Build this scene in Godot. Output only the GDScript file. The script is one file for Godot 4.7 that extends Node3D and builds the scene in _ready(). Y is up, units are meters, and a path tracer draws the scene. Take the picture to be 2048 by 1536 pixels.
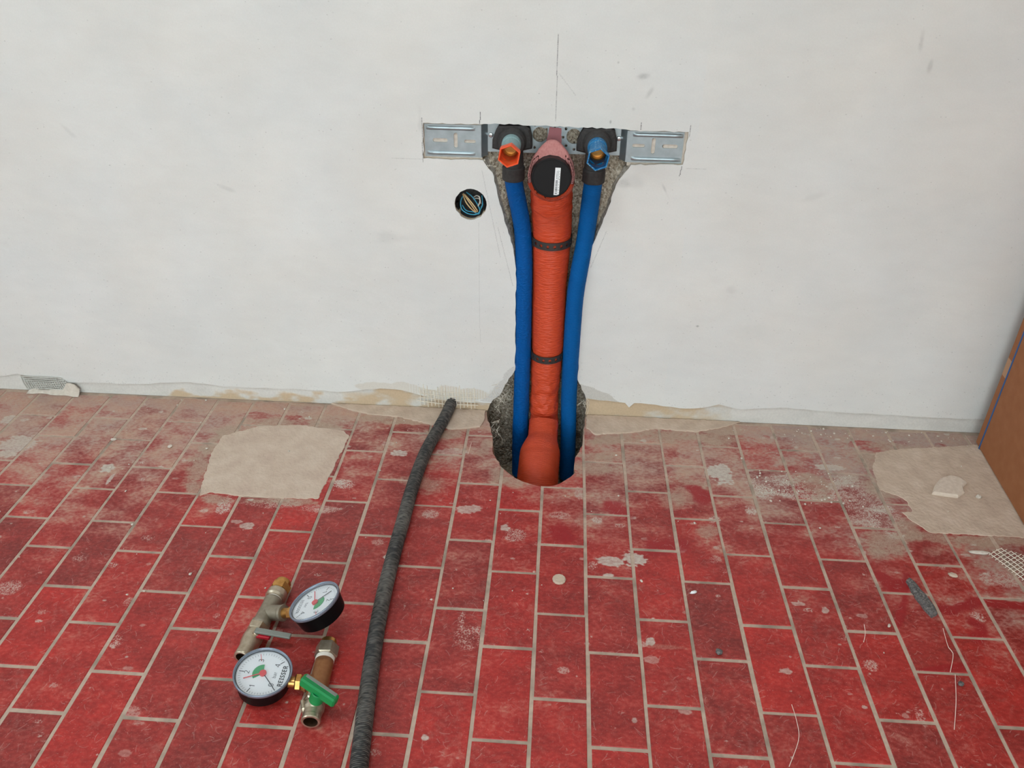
extends Node3D
# Bare utility wall with roughed-in sink connections above a red tiled floor. Units are metres, y is up.

const ZW := -0.3232                       # face of the plastered wall
const TW := 0.08                          # tile pitch across
const TL := 0.15734                       # tile pitch along
const JOINT := 0.0056
const FX0 := -1.30                        # area of the painted floor and wall maps
const FX1 := 1.05
const FZ0 := -0.335
const FZ1 := 0.635
const MAP_W := 2048
const FLOOR_H := 845
const WALL_H := 1024

var used := {}
var mats := {}

# ------------------------------------------------------------------ mesh building
class MB:
	var v := PackedVector3Array()
	var n := PackedVector3Array()
	var t := PackedVector2Array()
	var t2 := PackedVector2Array()
	var c := PackedColorArray()
	var col := Color.WHITE
	var colored := false
	var mode := 0                         # 0 own uv, 1 floor map, 2 wall map

	func tri(a: Vector3, b: Vector3, d: Vector3, na: Vector3, nb: Vector3, nd: Vector3, ua := Vector2.ZERO, ub := Vector2.ZERO, ud := Vector2.ZERO, ca := Color.WHITE, cb := Color.WHITE, cd := Color.WHITE):
		var g := (d - a).cross(b - a)
		if g.length_squared() < 1e-20:
			return
		if g.dot(na + nb + nd) < 0.0:
			var s := b; b = d; d = s
			var sn := nb; nb = nd; nd = sn
			var su := ub; ub = ud; ud = su
			var sc := cb; cb = cd; cd = sc
		v.append(a); v.append(b); v.append(d)
		n.append(na); n.append(nb); n.append(nd)
		t.append(ua); t.append(ub); t.append(ud)
		c.append(ca); c.append(cb); c.append(cd)

	func quad(a: Vector3, b: Vector3, d: Vector3, e: Vector3, nn: Vector3):
		tri(a, b, d, nn, nn, nn, Vector2(0, 0), Vector2(1, 0), Vector2(1, 1))
		tri(a, d, e, nn, nn, nn, Vector2(0, 0), Vector2(1, 1), Vector2(0, 1))

	func flat(a: Vector3, b: Vector3, d: Vector3, out: Vector3):
		var g := (d - a).cross(b - a).normalized()
		if g.dot(out) < 0.0:
			g = -g
		tri(a, b, d, g, g, g)

	func mesh(mat: Material, off: Vector3) -> ArrayMesh:
		var a := []
		a.resize(Mesh.ARRAY_MAX)
		if mode > 0:
			t2.resize(v.size())
			for i in v.size():
				var p := v[i]
				if mode == 1:
					t[i] = Vector2((p.x - FX0) / (FX1 - FX0), (p.z - FZ0) / (FZ1 - FZ0))
					t2[i] = Vector2(p.x, p.z) / 0.31
				elif mode == 3:
					t[i] = Vector2((p.x - FX0) / (FX1 - FX0), 1.0 - clampf(p.y, 0.0, 0.08) / 0.08)
					t2[i] = t[i]
				else:
					t[i] = Vector2((p.x - FX0) / (FX1 - FX0), 1.0 - p.y / 1.175)
					t2[i] = Vector2(p.x, p.y) / 0.31
			a[Mesh.ARRAY_TEX_UV2] = t2
		if off != Vector3.ZERO:
			for i in v.size():
				v[i] = v[i] - off
		a[Mesh.ARRAY_VERTEX] = v
		a[Mesh.ARRAY_NORMAL] = n
		a[Mesh.ARRAY_TEX_UV] = t
		if colored:
			a[Mesh.ARRAY_COLOR] = c
		var m := ArrayMesh.new()
		m.add_surface_from_arrays(Mesh.PRIMITIVE_TRIANGLES, a)
		m.surface_set_material(0, mat)
		return m

	# rows of points joined into a smooth sheet; hint(i, j) is any point on the inner side
	func sheet(rows: Array, wrap: bool, inner: Array, cols: Array = []):
		var nr := rows.size()
		var nc: int = rows[0].size()
		var nn := []
		for i in nr:
			var line := PackedVector3Array()
			line.resize(nc)
			for j in nc:
				var j0 := j - 1
				var j1 := j + 1
				if wrap:
					j0 = (j + nc - 1) % nc
					j1 = (j + 1) % nc
				else:
					j0 = maxi(j0, 0)
					j1 = mini(j1, nc - 1)
				var du: Vector3 = rows[i][j1] - rows[i][j0]
				var dv: Vector3 = rows[mini(i + 1, nr - 1)][j] - rows[maxi(i - 1, 0)][j]
				var g := du.cross(dv).normalized()
				if g.dot(rows[i][j] - inner[i]) < 0.0:
					g = -g
				line[j] = g
			nn.append(line)
		var last := nc if wrap else nc - 1
		for i in nr - 1:
			for j in last:
				var k := (j + 1) % nc
				var u0 := float(j) / last
				var u1 := float(j + 1) / last
				var v0 := float(i) / (nr - 1)
				var v1 := float(i + 1) / (nr - 1)
				var c0 := Color.WHITE
				var c1 := Color.WHITE
				var c2 := Color.WHITE
				var c3 := Color.WHITE
				if cols.size() > 0:
					c0 = cols[i][j]; c1 = cols[i][k]; c2 = cols[i + 1][k]; c3 = cols[i + 1][j]
				tri(rows[i][j], rows[i][k], rows[i + 1][k], nn[i][j], nn[i][k], nn[i + 1][k], Vector2(u0, v0), Vector2(u1, v0), Vector2(u1, v1), c0, c1, c2)
				tri(rows[i][j], rows[i + 1][k], rows[i + 1][j], nn[i][j], nn[i + 1][k], nn[i + 1][j], Vector2(u0, v0), Vector2(u1, v1), Vector2(u0, v1), c0, c2, c3)

	# round tube along points; bump is called with (row share, angle, row) and scales the radius
	func tube(pts: Array, rad, seg := 12, cap := true, bump = null, tint = null):
		var m := pts.size()
		var rows := []
		var cols := []
		var nrm := Vector3.ZERO
		for i in m:
			var tan: Vector3 = (pts[mini(i + 1, m - 1)] - pts[maxi(i - 1, 0)]).normalized()
			if i == 0:
				nrm = tan.cross(Vector3.UP if absf(tan.y) < 0.9 else Vector3.BACK).normalized()
			nrm = (nrm - tan * nrm.dot(tan)).normalized()
			var bin := tan.cross(nrm)
			var r: float = rad[i] if rad is Array else rad
			var line := PackedVector3Array()
			var cl := PackedColorArray()
			for j in seg:
				var an := TAU * j / seg
				var k := 1.0
				if bump != null:
					k = bump.call(float(i) / (m - 1), an, i)
				line.append(pts[i] + (nrm * cos(an) + bin * sin(an)) * r * k)
				if tint != null:
					cl.append(tint.call(float(i) / (m - 1), an, i))
			rows.append(line)
			if tint != null:
				cols.append(cl)
		sheet(rows, true, pts, cols)
		if cap:
			for e in [0, m - 1]:
				var o: Vector3 = pts[e] - pts[1 if e == 0 else m - 2]
				for j in seg:
					flat(pts[e], rows[e][j], rows[e][(j + 1) % seg], o)

	# profile of (radius, height) turned about the local y axis
	func lathe(prof: Array, seg: int, xf: Transform3D, smooth := false, facets := false):
		for i in prof.size() - 1:
			var p: Vector2 = prof[i]
			var q: Vector2 = prof[i + 1]
			var d := (q - p)
			if d.length() < 1e-7:
				continue
			var np := Vector2(d.y, -d.x).normalized()
			var n0 := np
			var n1 := np
			if smooth:
				if i > 0:
					var e: Vector2 = p - prof[i - 1]
					n0 = (np + Vector2(e.y, -e.x).normalized()).normalized()
				if i < prof.size() - 2:
					var e: Vector2 = prof[i + 2] - q
					n1 = (np + Vector2(e.y, -e.x).normalized()).normalized()
			for j in seg:
				var a0 := TAU * j / seg
				var a1 := TAU * (j + 1) / seg
				var d0 := Vector3(cos(a0), 0, sin(a0))
				var d1 := Vector3(cos(a1), 0, sin(a1))
				var m0 := d0
				var m1 := d1
				if facets:
					m0 = (d0 + d1).normalized()
					m1 = m0
				var A := xf * (d0 * p.x + Vector3.UP * p.y)
				var B := xf * (d1 * p.x + Vector3.UP * p.y)
				var C := xf * (d1 * q.x + Vector3.UP * q.y)
				var D := xf * (d0 * q.x + Vector3.UP * q.y)
				var bs := xf.basis
				var nA := (bs * (m0 * n0.x + Vector3.UP * n0.y)).normalized()
				var nB := (bs * (m1 * n0.x + Vector3.UP * n0.y)).normalized()
				var nC := (bs * (m1 * n1.x + Vector3.UP * n1.y)).normalized()
				var nD := (bs * (m0 * n1.x + Vector3.UP * n1.y)).normalized()
				var u0 := float(j) / seg
				var u1 := float(j + 1) / seg
				tri(A, B, C, nA, nB, nC, Vector2(u0, 0), Vector2(u1, 0), Vector2(u1, 1))
				tri(A, C, D, nA, nC, nD, Vector2(u0, 0), Vector2(u1, 1), Vector2(u0, 1))

	# polygon in local x, z raised from h0 to h1 along local y, with a bevelled top edge
	func prism(poly: PackedVector2Array, h0: float, h1: float, xf: Transform3D, bevel := 0.0, bottom := false):
		var pl := poly.duplicate()
		if Geometry2D.is_polygon_clockwise(pl):
			pl.reverse()
		var m := pl.size()
		var top := PackedVector2Array()
		for i in m:
			var e0 := (pl[i] - pl[(i + m - 1) % m]).normalized()
			var e1 := (pl[(i + 1) % m] - pl[i]).normalized()
			var inw := (Vector2(-e0.y, e0.x) + Vector2(-e1.y, e1.x))
			var l := inw.length()
			inw = inw / maxf(l, 0.6)
			var k := bevel / maxf(l * 0.5, 0.5)
			top.append(pl[i] + inw.normalized() * k)
		var ids := Geometry2D.triangulate_polygon(top)
		if ids.is_empty():
			top = pl
			ids = Geometry2D.triangulate_polygon(top)
		var up := (xf.basis * Vector3.UP).normalized()
		for i in range(0, ids.size(), 3):
			var a := xf * Vector3(top[ids[i]].x, h1, top[ids[i]].y)
			var b := xf * Vector3(top[ids[i + 1]].x, h1, top[ids[i + 1]].y)
			var d := xf * Vector3(top[ids[i + 2]].x, h1, top[ids[i + 2]].y)
			tri(a, b, d, up, up, up)
			if bottom:
				var a2 := xf * Vector3(top[ids[i]].x, h0, top[ids[i]].y)
				var b2 := xf * Vector3(top[ids[i + 1]].x, h0, top[ids[i + 1]].y)
				var d2 := xf * Vector3(top[ids[i + 2]].x, h0, top[ids[i + 2]].y)
				tri(a2, b2, d2, -up, -up, -up)
		for i in m:
			var j := (i + 1) % m
			var e := (pl[j] - pl[i]).normalized()
			var o := (xf.basis * Vector3(e.y, 0, -e.x)).normalized()
			var a := xf * Vector3(pl[i].x, h0, pl[i].y)
			var b := xf * Vector3(pl[j].x, h0, pl[j].y)
			var hb := h1 - bevel
			var d := xf * Vector3(pl[j].x, hb, pl[j].y)
			var f := xf * Vector3(pl[i].x, hb, pl[i].y)
			quad(a, b, d, f, o)
			if bevel > 0.0:
				var g := xf * Vector3(top[j].x, h1, top[j].y)
				var h := xf * Vector3(top[i].x, h1, top[i].y)
				quad(f, d, g, h, (o + up).normalized())

	# box with chamfered edges
	func rbox(size: Vector3, bev: float, xf: Transform3D):
		var h := size * 0.5
		for ax in 3:
			for s in [-1.0, 1.0]:
				var b := (ax + 1) % 3
				var d := (ax + 2) % 3
				var q := []
				for w in [[-1, -1], [1, -1], [1, 1], [-1, 1]]:
					var p := Vector3.ZERO
					p[ax] = s * h[ax]
					p[b] = w[0] * (h[b] - bev)
					p[d] = w[1] * (h[d] - bev)
					q.append(xf * p)
				var nn := Vector3.ZERO
				nn[ax] = s
				quad(q[0], q[1], q[2], q[3], (xf.basis * nn).normalized())
		if bev <= 0.0:
			return
		for ax in 3:                                  # edges along ax
			var b := (ax + 1) % 3
			var d := (ax + 2) % 3
			for s in [-1.0, 1.0]:
				for w in [-1.0, 1.0]:
					var p := []
					for e in [[-1.0, 0], [1.0, 0], [1.0, 1], [-1.0, 1]]:
						var o := Vector3.ZERO
						o[ax] = e[0] * (h[ax] - bev)
						o[b] = s * (h[b] - (bev if e[1] == 1 else 0.0))
						o[d] = w * (h[d] - (0.0 if e[1] == 1 else bev))
						p.append(xf * o)
					var nn := Vector3.ZERO
					nn[b] = s
					nn[d] = w
					quad(p[0], p[1], p[2], p[3], (xf.basis * nn).normalized())
		for sx in [-1.0, 1.0]:
			for sy in [-1.0, 1.0]:
				for sz in [-1.0, 1.0]:
					var sg := Vector3(sx, sy, sz)
					var a := Vector3(sx * h.x, sy * (h.y - bev), sz * (h.z - bev))
					var b := Vector3(sx * (h.x - bev), sy * h.y, sz * (h.z - bev))
					var d := Vector3(sx * (h.x - bev), sy * (h.y - bev), sz * h.z)
					flat(xf * a, xf * b, xf * d, xf.basis * sg)

	# lumpy closed stone
	func rock(size: Vector3, sd: int, xf: Transform3D, rough := 0.25, seg := 12):
		var nz := FastNoiseLite.new()
		nz.seed = sd
		nz.frequency = 0.9
		var rows := []
		var inner := []
		for i in seg + 1:
			var th := PI * clampf(float(i) / seg, 0.001, 0.999)
			var line := PackedVector3Array()
			for j in seg * 2:
				var ph := TAU * j / (seg * 2)
				var d := Vector3(sin(th) * cos(ph), cos(th), sin(th) * sin(ph))
				var k := 1.0 + rough * nz.get_noise_3dv(d * 1.4) * 2.0
				line.append(xf * (d * size * 0.5 * k))
			rows.append(line)
			inner.append(xf.origin)
		sheet(rows, true, inner)


func mb(mode := 0) -> MB:
	var m := MB.new()
	m.mode = mode
	return m

func at(p: Vector3, b := Basis.IDENTITY) -> Transform3D:
	return Transform3D(b, p)

# frame whose y axis runs along d
func along(p: Vector3, d: Vector3, side := Vector3.UP) -> Transform3D:
	var y := d.normalized()
	var x := side.cross(y)
	if x.length() < 0.01:
		x = Vector3.RIGHT.cross(y)
	x = x.normalized()
	return Transform3D(Basis(x, y, x.cross(y)), p)

# ------------------------------------------------------------------ naming and tagging
func numbered(parent: Node, called: String) -> String:
	var key := "%d/%s" % [parent.get_instance_id(), called]
	var k: int = used.get(key, 0)
	used[key] = k + 1
	return called if k == 0 else "%s_%03d" % [called, k]

func tag(o: Node, label: String, category: String, group := ""):
	o.set_meta("label", label)
	o.set_meta("category", category)
	if group:
		o.set_meta("group", group)

func thing(called: String, base: Vector3, label: String, category: String, group := "") -> Node3D:
	var o := Node3D.new()
	o.name = numbered(self, called)
	add_child(o, true)
	o.position = base
	tag(o, label, category, group)
	return o

func origin_of(o: Node) -> Vector3:
	var p := Vector3.ZERO
	while o != self:
		p += (o as Node3D).position
		o = o.get_parent()
	return p

# a mesh built in world coordinates becomes a part of its parent
func part(called: String, b: MB, mat: Material, parent: Node, label := "") -> MeshInstance3D:
	var o := MeshInstance3D.new()
	o.name = numbered(parent, called)
	o.mesh = b.mesh(mat, origin_of(parent))
	parent.add_child(o, true)
	if label:
		o.set_meta("label", label)
	return o

func single(called: String, b: MB, mat: Material, base: Vector3, label: String, category: String, group := "") -> MeshInstance3D:
	var o := MeshInstance3D.new()
	o.name = numbered(self, called)
	o.mesh = b.mesh(mat, base)
	o.position = base
	add_child(o, true)
	tag(o, label, category, group)
	return o

func structure(called: String) -> Node3D:
	var o := Node3D.new()
	o.name = called
	add_child(o, true)
	o.set_meta("kind", "structure")
	return o

# ------------------------------------------------------------------ materials
func rgb(r: float, g: float, b: float) -> Color:
	return Color(r / 255.0, g / 255.0, b / 255.0)

func mat(key: String, color: Color, rough := 0.6, metal := 0.0) -> StandardMaterial3D:
	if mats.has(key):
		return mats[key]
	var m := StandardMaterial3D.new()
	m.resource_name = key
	m.albedo_color = color
	m.roughness = rough
	m.metallic = metal
	mats[key] = m
	return m

func noise_tex(sd: int, freq: float, stops: Array, kind := FastNoiseLite.TYPE_SIMPLEX_SMOOTH, size := 512, octaves := 4) -> NoiseTexture2D:
	var nz := FastNoiseLite.new()
	nz.seed = sd
	nz.noise_type = kind
	nz.frequency = freq
	nz.fractal_octaves = octaves
	var g := Gradient.new()
	g.offsets = PackedFloat32Array()
	g.colors = PackedColorArray()
	var off := PackedFloat32Array()
	var cl := PackedColorArray()
	for s in stops:
		off.append(s[0])
		cl.append(s[1])
	g.offsets = off
	g.colors = cl
	var t := NoiseTexture2D.new()
	t.width = size
	t.height = size
	t.seamless = true
	t.noise = nz
	t.color_ramp = g
	return t

func tri_mat(key: String, tex: Texture2D, scale: float, rough := 0.9, relief: Texture2D = null, depth := 0.0) -> StandardMaterial3D:
	var m := mat(key, Color.WHITE, rough)
	m.albedo_texture = tex
	m.uv1_triplanar = true
	m.uv1_world_triplanar = true
	m.uv1_scale = Vector3.ONE * scale
	if relief:
		m.heightmap_enabled = true
		m.heightmap_texture = relief
		m.heightmap_scale = depth
	return m

func grey_bytes(sd: int, freq: float, w: int, h: int, kind := FastNoiseLite.TYPE_SIMPLEX_SMOOTH, oct := 4, stretch := 1.0, ridged := false) -> PackedByteArray:
	var nz := FastNoiseLite.new()
	nz.seed = sd
	nz.noise_type = kind
	nz.frequency = freq
	nz.fractal_octaves = oct
	if ridged:
		nz.fractal_type = FastNoiseLite.FRACTAL_RIDGED
		nz.domain_warp_enabled = true
		nz.domain_warp_amplitude = 40.0
		nz.domain_warp_frequency = 0.01
	var im: Image
	if stretch == 1.0:
		im = nz.get_image(w, h, false, false, true)
	else:
		im = nz.get_image(int(w / stretch), h, false, false, true)
		im.resize(w, h, Image.INTERPOLATE_CUBIC)
	im.convert(Image.FORMAT_L8)
	return im.get_data()

func sstep(a: float, b: float, x: float) -> float:
	var k := clampf((x - a) / (b - a), 0.0, 1.0)
	return k * k * (3.0 - 2.0 * k)

func hash1(i: int) -> float:
	var x := (i * 374761393 + 668265263) & 0x7fffffff
	x = ((x ^ (x >> 13)) * 1274126177) & 0x7fffffff
	return float((x ^ (x >> 16)) & 0xffff) / 65535.0

# row joint of column c: odd and even columns are laid half a tile apart
func row_offset(c: int) -> float:
	return TL * 0.5 + 0.004 if (c & 1) == 0 else -0.004

# the floor's dust, mortar smears and tile colours, as found on the tiles
func floor_map() -> Image:
	var w := MAP_W
	var h := FLOOR_H
	var big := grey_bytes(11, 0.006, w, h)
	var mid := grey_bytes(12, 0.022, w, h, FastNoiseLite.TYPE_SIMPLEX_SMOOTH, 5, 1.8)
	var fine := grey_bytes(13, 0.16, w, h, FastNoiseLite.TYPE_SIMPLEX_SMOOTH, 3, 1.6)
	var grit := grey_bytes(14, 0.35, w, h, FastNoiseLite.TYPE_SIMPLEX, 2)
	var swirl := grey_bytes(15, 0.028, w, h, FastNoiseLite.TYPE_SIMPLEX_SMOOTH, 3, 1.0, true)
	var data := PackedByteArray()
	data.resize(w * h * 3)
	var sx := (FX1 - FX0) / w
	var sz := (FZ1 - FZ0) / h
	var tones := PackedFloat32Array()
	for i in 4096:
		tones.append(hash1(i))
	# how far the settled dust reaches out from the wall, along x
	var far := Curve.new()
	far.min_value = -1.0
	for q in [[-1.3, 0.13], [-1.1, 0.10], [-0.9, 0.05], [-0.7, 0.0], [-0.5, -0.08], [-0.3, -0.14], [-0.15, -0.07], [0.0, -0.04], [0.15, 0.0], [0.3, -0.03], [0.5, 0.02], [0.65, 0.08], [0.8, 0.16], [1.05, 0.26]]:
		far.add_point(Vector2((q[0] - FX0) / (FX1 - FX0), q[1]))
	var reaches := PackedFloat32Array()
	for x in w:
		reaches.append(far.sample(float(x) / w))
	for y in h:
		var wz := FZ0 + (y + 0.5) * sz
		for x in w:
			var wx := FX0 + (x + 0.5) * sx
			var i := y * w + x
			var b := big[i] / 255.0
			var m := mid[i] / 255.0
			var f := fine[i] / 255.0
			var g := grit[i] / 255.0
			var c := int(floor(wx / TW))
			var r := int(floor((wz - (0.08267 if (c & 1) == 0 else -0.004)) / TL))
			var tn := tones[((c + 40) * 37 + (r + 20) * 101) & 4095]
			var k := 0.86 + 0.2 * tn + 0.26 * (m - 0.5) + 0.24 * (f - 0.5)
			var R := 165.0 * k
			var G := (36.0 + 12.0 * (1.0 - tn)) * k
			var B := (31.0 + 12.0 * (1.0 - tn)) * k
			# settled dust, thick at the foot of the wall and thinner, in patches, further out
			var reach: float = reaches[x]
			var near := clampf((reach - wz) / 0.20, -1.0, 1.0)
			var d := 0.34 + 0.44 * near + (0.35 if wz < -0.27 + 0.05 * (m - 0.5) else 0.0) + 0.75 * (b - 0.5) + 0.75 * (m - 0.5) + 0.35 * (f - 0.5)
			d = clampf(d, 0.0, 1.0)
			d = d * d * (3.0 - 2.0 * d) * 0.86
			var line := clampf((swirl[i] / 255.0 - 0.66) * 4.0, 0.0, 1.0) * clampf((big[(i + 40000) % (w * h)] / 255.0 - 0.36) * 4.0, 0.0, 1.0)
			d = clampf(d + 0.035 + 0.26 * (g - 0.5) + 0.24 * (f - 0.5) + 0.24 * line, 0.0, 0.94)
			var warm := clampf(0.5 + (m - 0.5), 0.0, 1.0)
			var dr := 176.0 + 14.0 * warm
			var dg := 155.0 + 5.0 * warm
			var db := 144.0 - 8.0 * warm
			if wx > 0.35:                                      # greyer mortar dust on this side
				var sg := clampf((wx - 0.35) * 5.0, 0.0, 1.0)
				dr -= 10.0 * sg
				db += 4.0 * sg
			R += (dr - R) * d
			G += (dg - G) * d
			B += (db - B) * d
			data[i * 3] = clampi(int(R), 0, 255)
			data[i * 3 + 1] = clampi(int(G), 0, 255)
			data[i * 3 + 2] = clampi(int(B), 0, 255)
	var im := Image.create_from_data(w, h, false, Image.FORMAT_RGB8, data)
	# smears: x, z, half width, half depth, strength, kind (0 pale plaster, 1 tan dust, 2 broken plaster)
	var smears := [
		[-0.846, -0.068, 0.011, 0.012, 0.9, 0], [-0.823, -0.034, 0.004, 0.017, 0.9, 0], [-1.060, -0.125, 0.032, 0.037, 0.7, 0], [-1.132, -0.209, 0.012, 0.016, 0.7, 0],
		[-0.379, -0.053, 0.026, 0.013, 0.9, 2], [-0.288, -0.158, 0.017, 0.011, 0.9, 0], [-0.225, -0.066, 0.045, 0.028, 0.75, 1], [-0.19, -0.17, 0.03, 0.012, 0.5, 0],
		[0.344, -0.146, 0.024, 0.033, 0.95, 0], [0.166, 0.106, 0.022, 0.019, 0.95, 0], [0.122, 0.116, 0.022, 0.010, 0.9, 0], [0.091, 0.129, 0.009, 0.010, 0.8, 2], [0.116, 0.149, 0.012, 0.004, 0.9, 0],
		[-0.043, 0.063, 0.019, 0.016, 0.8, 2], [-0.064, 0.046, 0.010, 0.010, 0.85, 0], [-0.102, 0.296, 0.024, 0.024, 0.75, 2], [-0.115, 0.262, 0.006, 0.018, 0.7, 2],
		[0.456, -0.116, 0.058, 0.030, 0.85, 2], [0.489, -0.096, 0.048, 0.022, 0.8, 2], [0.42, -0.09, 0.02, 0.02, 0.7, 2], [0.52, -0.12, 0.03, 0.03, 0.7, 1],
		[0.280, -0.080, 0.030, 0.033, 0.6, 1], [0.24, -0.055, 0.02, 0.03, 0.55, 1], [0.102, -0.151, 0.045, 0.036, 0.75, 1], [0.608, 0.033, 0.034, 0.030, 0.9, 1], [0.585, 0.062, 0.016, 0.016, 0.8, 1],
		[0.597, -0.082, 0.047, 0.071, 0.65, 2], [0.63, -0.03, 0.03, 0.05, 0.6, 2], [0.176, 0.283, 0.006, 0.007, 0.9, 0], [0.198, 0.292, 0.022, 0.004, 0.45, 1], [0.163, 0.29, 0.008, 0.005, 0.6, 2],
		[-0.140, 0.470, 0.006, 0.006, 0.9, 0], [-0.710, 0.188, 0.010, 0.006, 0.8, 2], [-0.630, 0.335, 0.011, 0.007, 0.8, 2], [-0.850, 0.249, 0.018, 0.016, 0.7, 2],
		[-0.130, 0.0, 0.020, 0.010, 0.8, 0], [0.384, -0.037, 0.011, 0.013, 0.8, 2], [0.316, -0.004, 0.010, 0.010, 0.8, 2], [0.303, 0.026, 0.018, 0.016, 0.6, 1],
		[0.557, -0.179, 0.030, 0.010, 0.75, 0], [0.742, -0.154, 0.020, 0.019, 0.5, 2], [-0.579, 0.022, 0.013, 0.030, 0.85, 2], [-0.402, 0.022, 0.036, 0.010, 0.6, 2], [-0.50, 0.012, 0.06, 0.014, 0.7, 2],
		[0.103, 0.012, 0.009, 0.008, 0.8, 2], [0.143, 0.025, 0.011, 0.005, 0.7, 2], [0.035, 0.004, 0.018, 0.010, 0.5, 2], [-0.618, -0.195, 0.061, 0.026, 0.6, 1], [-0.455, -0.254, 0.053, 0.022, 0.6, 1],
		[-0.647, 0.266, 0.009, 0.010, 0.6, 2], [-0.773, 0.175, 0.012, 0.009, 0.6, 2], [-0.627, 0.349, 0.007, 0.007, 0.8, 2], [0.499, 0.304, 0.010, 0.011, 0.7, 2], [0.541, 0.386, 0.007, 0.018, 0.7, 2],
		[0.072, -0.063, 0.009, 0.022, 0.55, 2], [-0.085, -0.11, 0.022, 0.02, 0.8, 1], [-0.072, -0.085, 0.03, 0.012, 0.6, 1], [-0.12, -0.19, 0.012, 0.03, 0.6, 1], [0.68, 0.05, 0.02, 0.014, 0.45, 1],
		[0.77, 0.11, 0.03, 0.02, 0.55, 2], [0.745, 0.075, 0.018, 0.008, 0.6, 1], [0.70, 0.196, 0.012, 0.010, 0.8, 2], [0.475, 0.255, 0.008, 0.006, 0.7, 2], [-0.55, 0.46, 0.012, 0.01, 0.5, 2],
		[-0.28, 0.10, 0.01, 0.008, 0.5, 2], [-0.255, 0.135, 0.008, 0.007, 0.9, 0], [-0.2, 0.02, 0.014, 0.012, 0.6, 2], [-0.52, 0.075, 0.012, 0.008, 0.8, 0], [-0.68, 0.12, 0.014, 0.008, 0.7, 2],
		[0.30, 0.10, 0.012, 0.010, 0.6, 2], [0.31, 0.125, 0.008, 0.006, 0.7, 2], [0.42, 0.19, 0.01, 0.004, 0.7, 0], [0.46, 0.2, 0.006, 0.006, 0.8, 0], [-0.36, 0.24, 0.012, 0.01, 0.4, 2]]
	# drag marks round the screed patches
	for q in [[-0.672, -0.09, 0.020, 0.05], [-0.675, -0.16, 0.016, 0.04], [-0.65, -0.205, 0.03, 0.02], [-0.64, -0.02, 0.022, 0.024], [-0.60, 0.008, 0.03, 0.012], [-0.53, 0.006, 0.04, 0.010], [-0.455, 0.004, 0.035, 0.010], [-0.56, -0.248, 0.06, 0.014], [-0.46, -0.238, 0.05, 0.012], [0.66, -0.2, 0.03, 0.04], [0.645, -0.13, 0.03, 0.04], [0.70, 0.012, 0.04, 0.016], [0.79, 0.012, 0.06, 0.014], [0.70, -0.262, 0.06, 0.016], [0.66, 0.0, 0.025, 0.03], [0.14, -0.245, 0.05, 0.02], [0.25, -0.265, 0.05, 0.02], [0.36, -0.27, 0.05, 0.03], [-0.2, -0.235, 0.05, 0.014], [-0.33, -0.275, 0.05, 0.012]]:
		smears.append([q[0], q[1], q[2], q[3], 0.85, 1])
	var rnd := RandomNumberGenerator.new()
	rnd.seed = 5
	for k in 520:                                           # small droppings and scuffs
		var px := rnd.randf_range(-1.2, 0.95)
		var pz := FZ0 + 0.9 * pow(rnd.randf(), 1.15)
		var s := 0.0012 + 0.0045 * pow(rnd.randf(), 3.0)
		smears.append([px, pz, s * rnd.randf_range(0.8, 2.2), s, rnd.randf_range(0.35, 0.85), 0 if rnd.randf() < 0.5 else 2])
	for s in smears:
		var cx := int((s[0] - FX0) / sx)
		var cy := int((s[1] - FZ0) / sz)
		var rx := maxf(s[2] / sx, 1.1)
		var ry := maxf(s[3] / sz, 1.1)
		var big_one: bool = rx > 4.0
		for y in range(maxi(0, int(cy - ry * 1.5)), mini(h, int(cy + ry * 1.5) + 1)):
			for x in range(maxi(0, int(cx - rx * 1.5)), mini(w, int(cx + rx * 1.5) + 1)):
				var i := y * w + x
				var e := Vector2((x - cx) / rx, (y - cy) / ry).length()
				var m := mid[i] / 255.0 - 0.5
				var f := fine[i] / 255.0 - 0.5
				var g := grit[i] / 255.0 - 0.5
				var a := 0.0
				if s[5] == 2:
					a = sstep(0.15, -0.12, e - 1.0 - 0.5 * m) * sstep(-0.10, 0.16, f * 0.55 + g * 1.1 + 0.9 * m + 0.16 * (1.0 - e))
				elif s[5] == 1:
					a = sstep(0.45, -0.35, e - 1.0 - 1.4 * m - 0.5 * f) * (0.85 + 0.5 * g)
				else:
					a = sstep(0.10, -0.10, e - 1.0 - (1.0 * m + 0.6 * f if big_one else 0.3 * g)) * (0.92 + 0.3 * f)
				a = clampf(a * s[4], 0.0, 1.0)
				if a < 0.01:
					continue
				var tone := 0.96 + 0.14 * g + 0.1 * f
				var to := Color(0.80, 0.765, 0.715) * tone
				if s[5] == 1:
					to = Color(0.70, 0.60, 0.52) * tone
				var old := im.get_pixel(x, y)
				im.set_pixel(x, y, Color(lerpf(old.r, to.r, a), lerpf(old.g, to.g, a), lerpf(old.b, to.b, a)))
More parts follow.
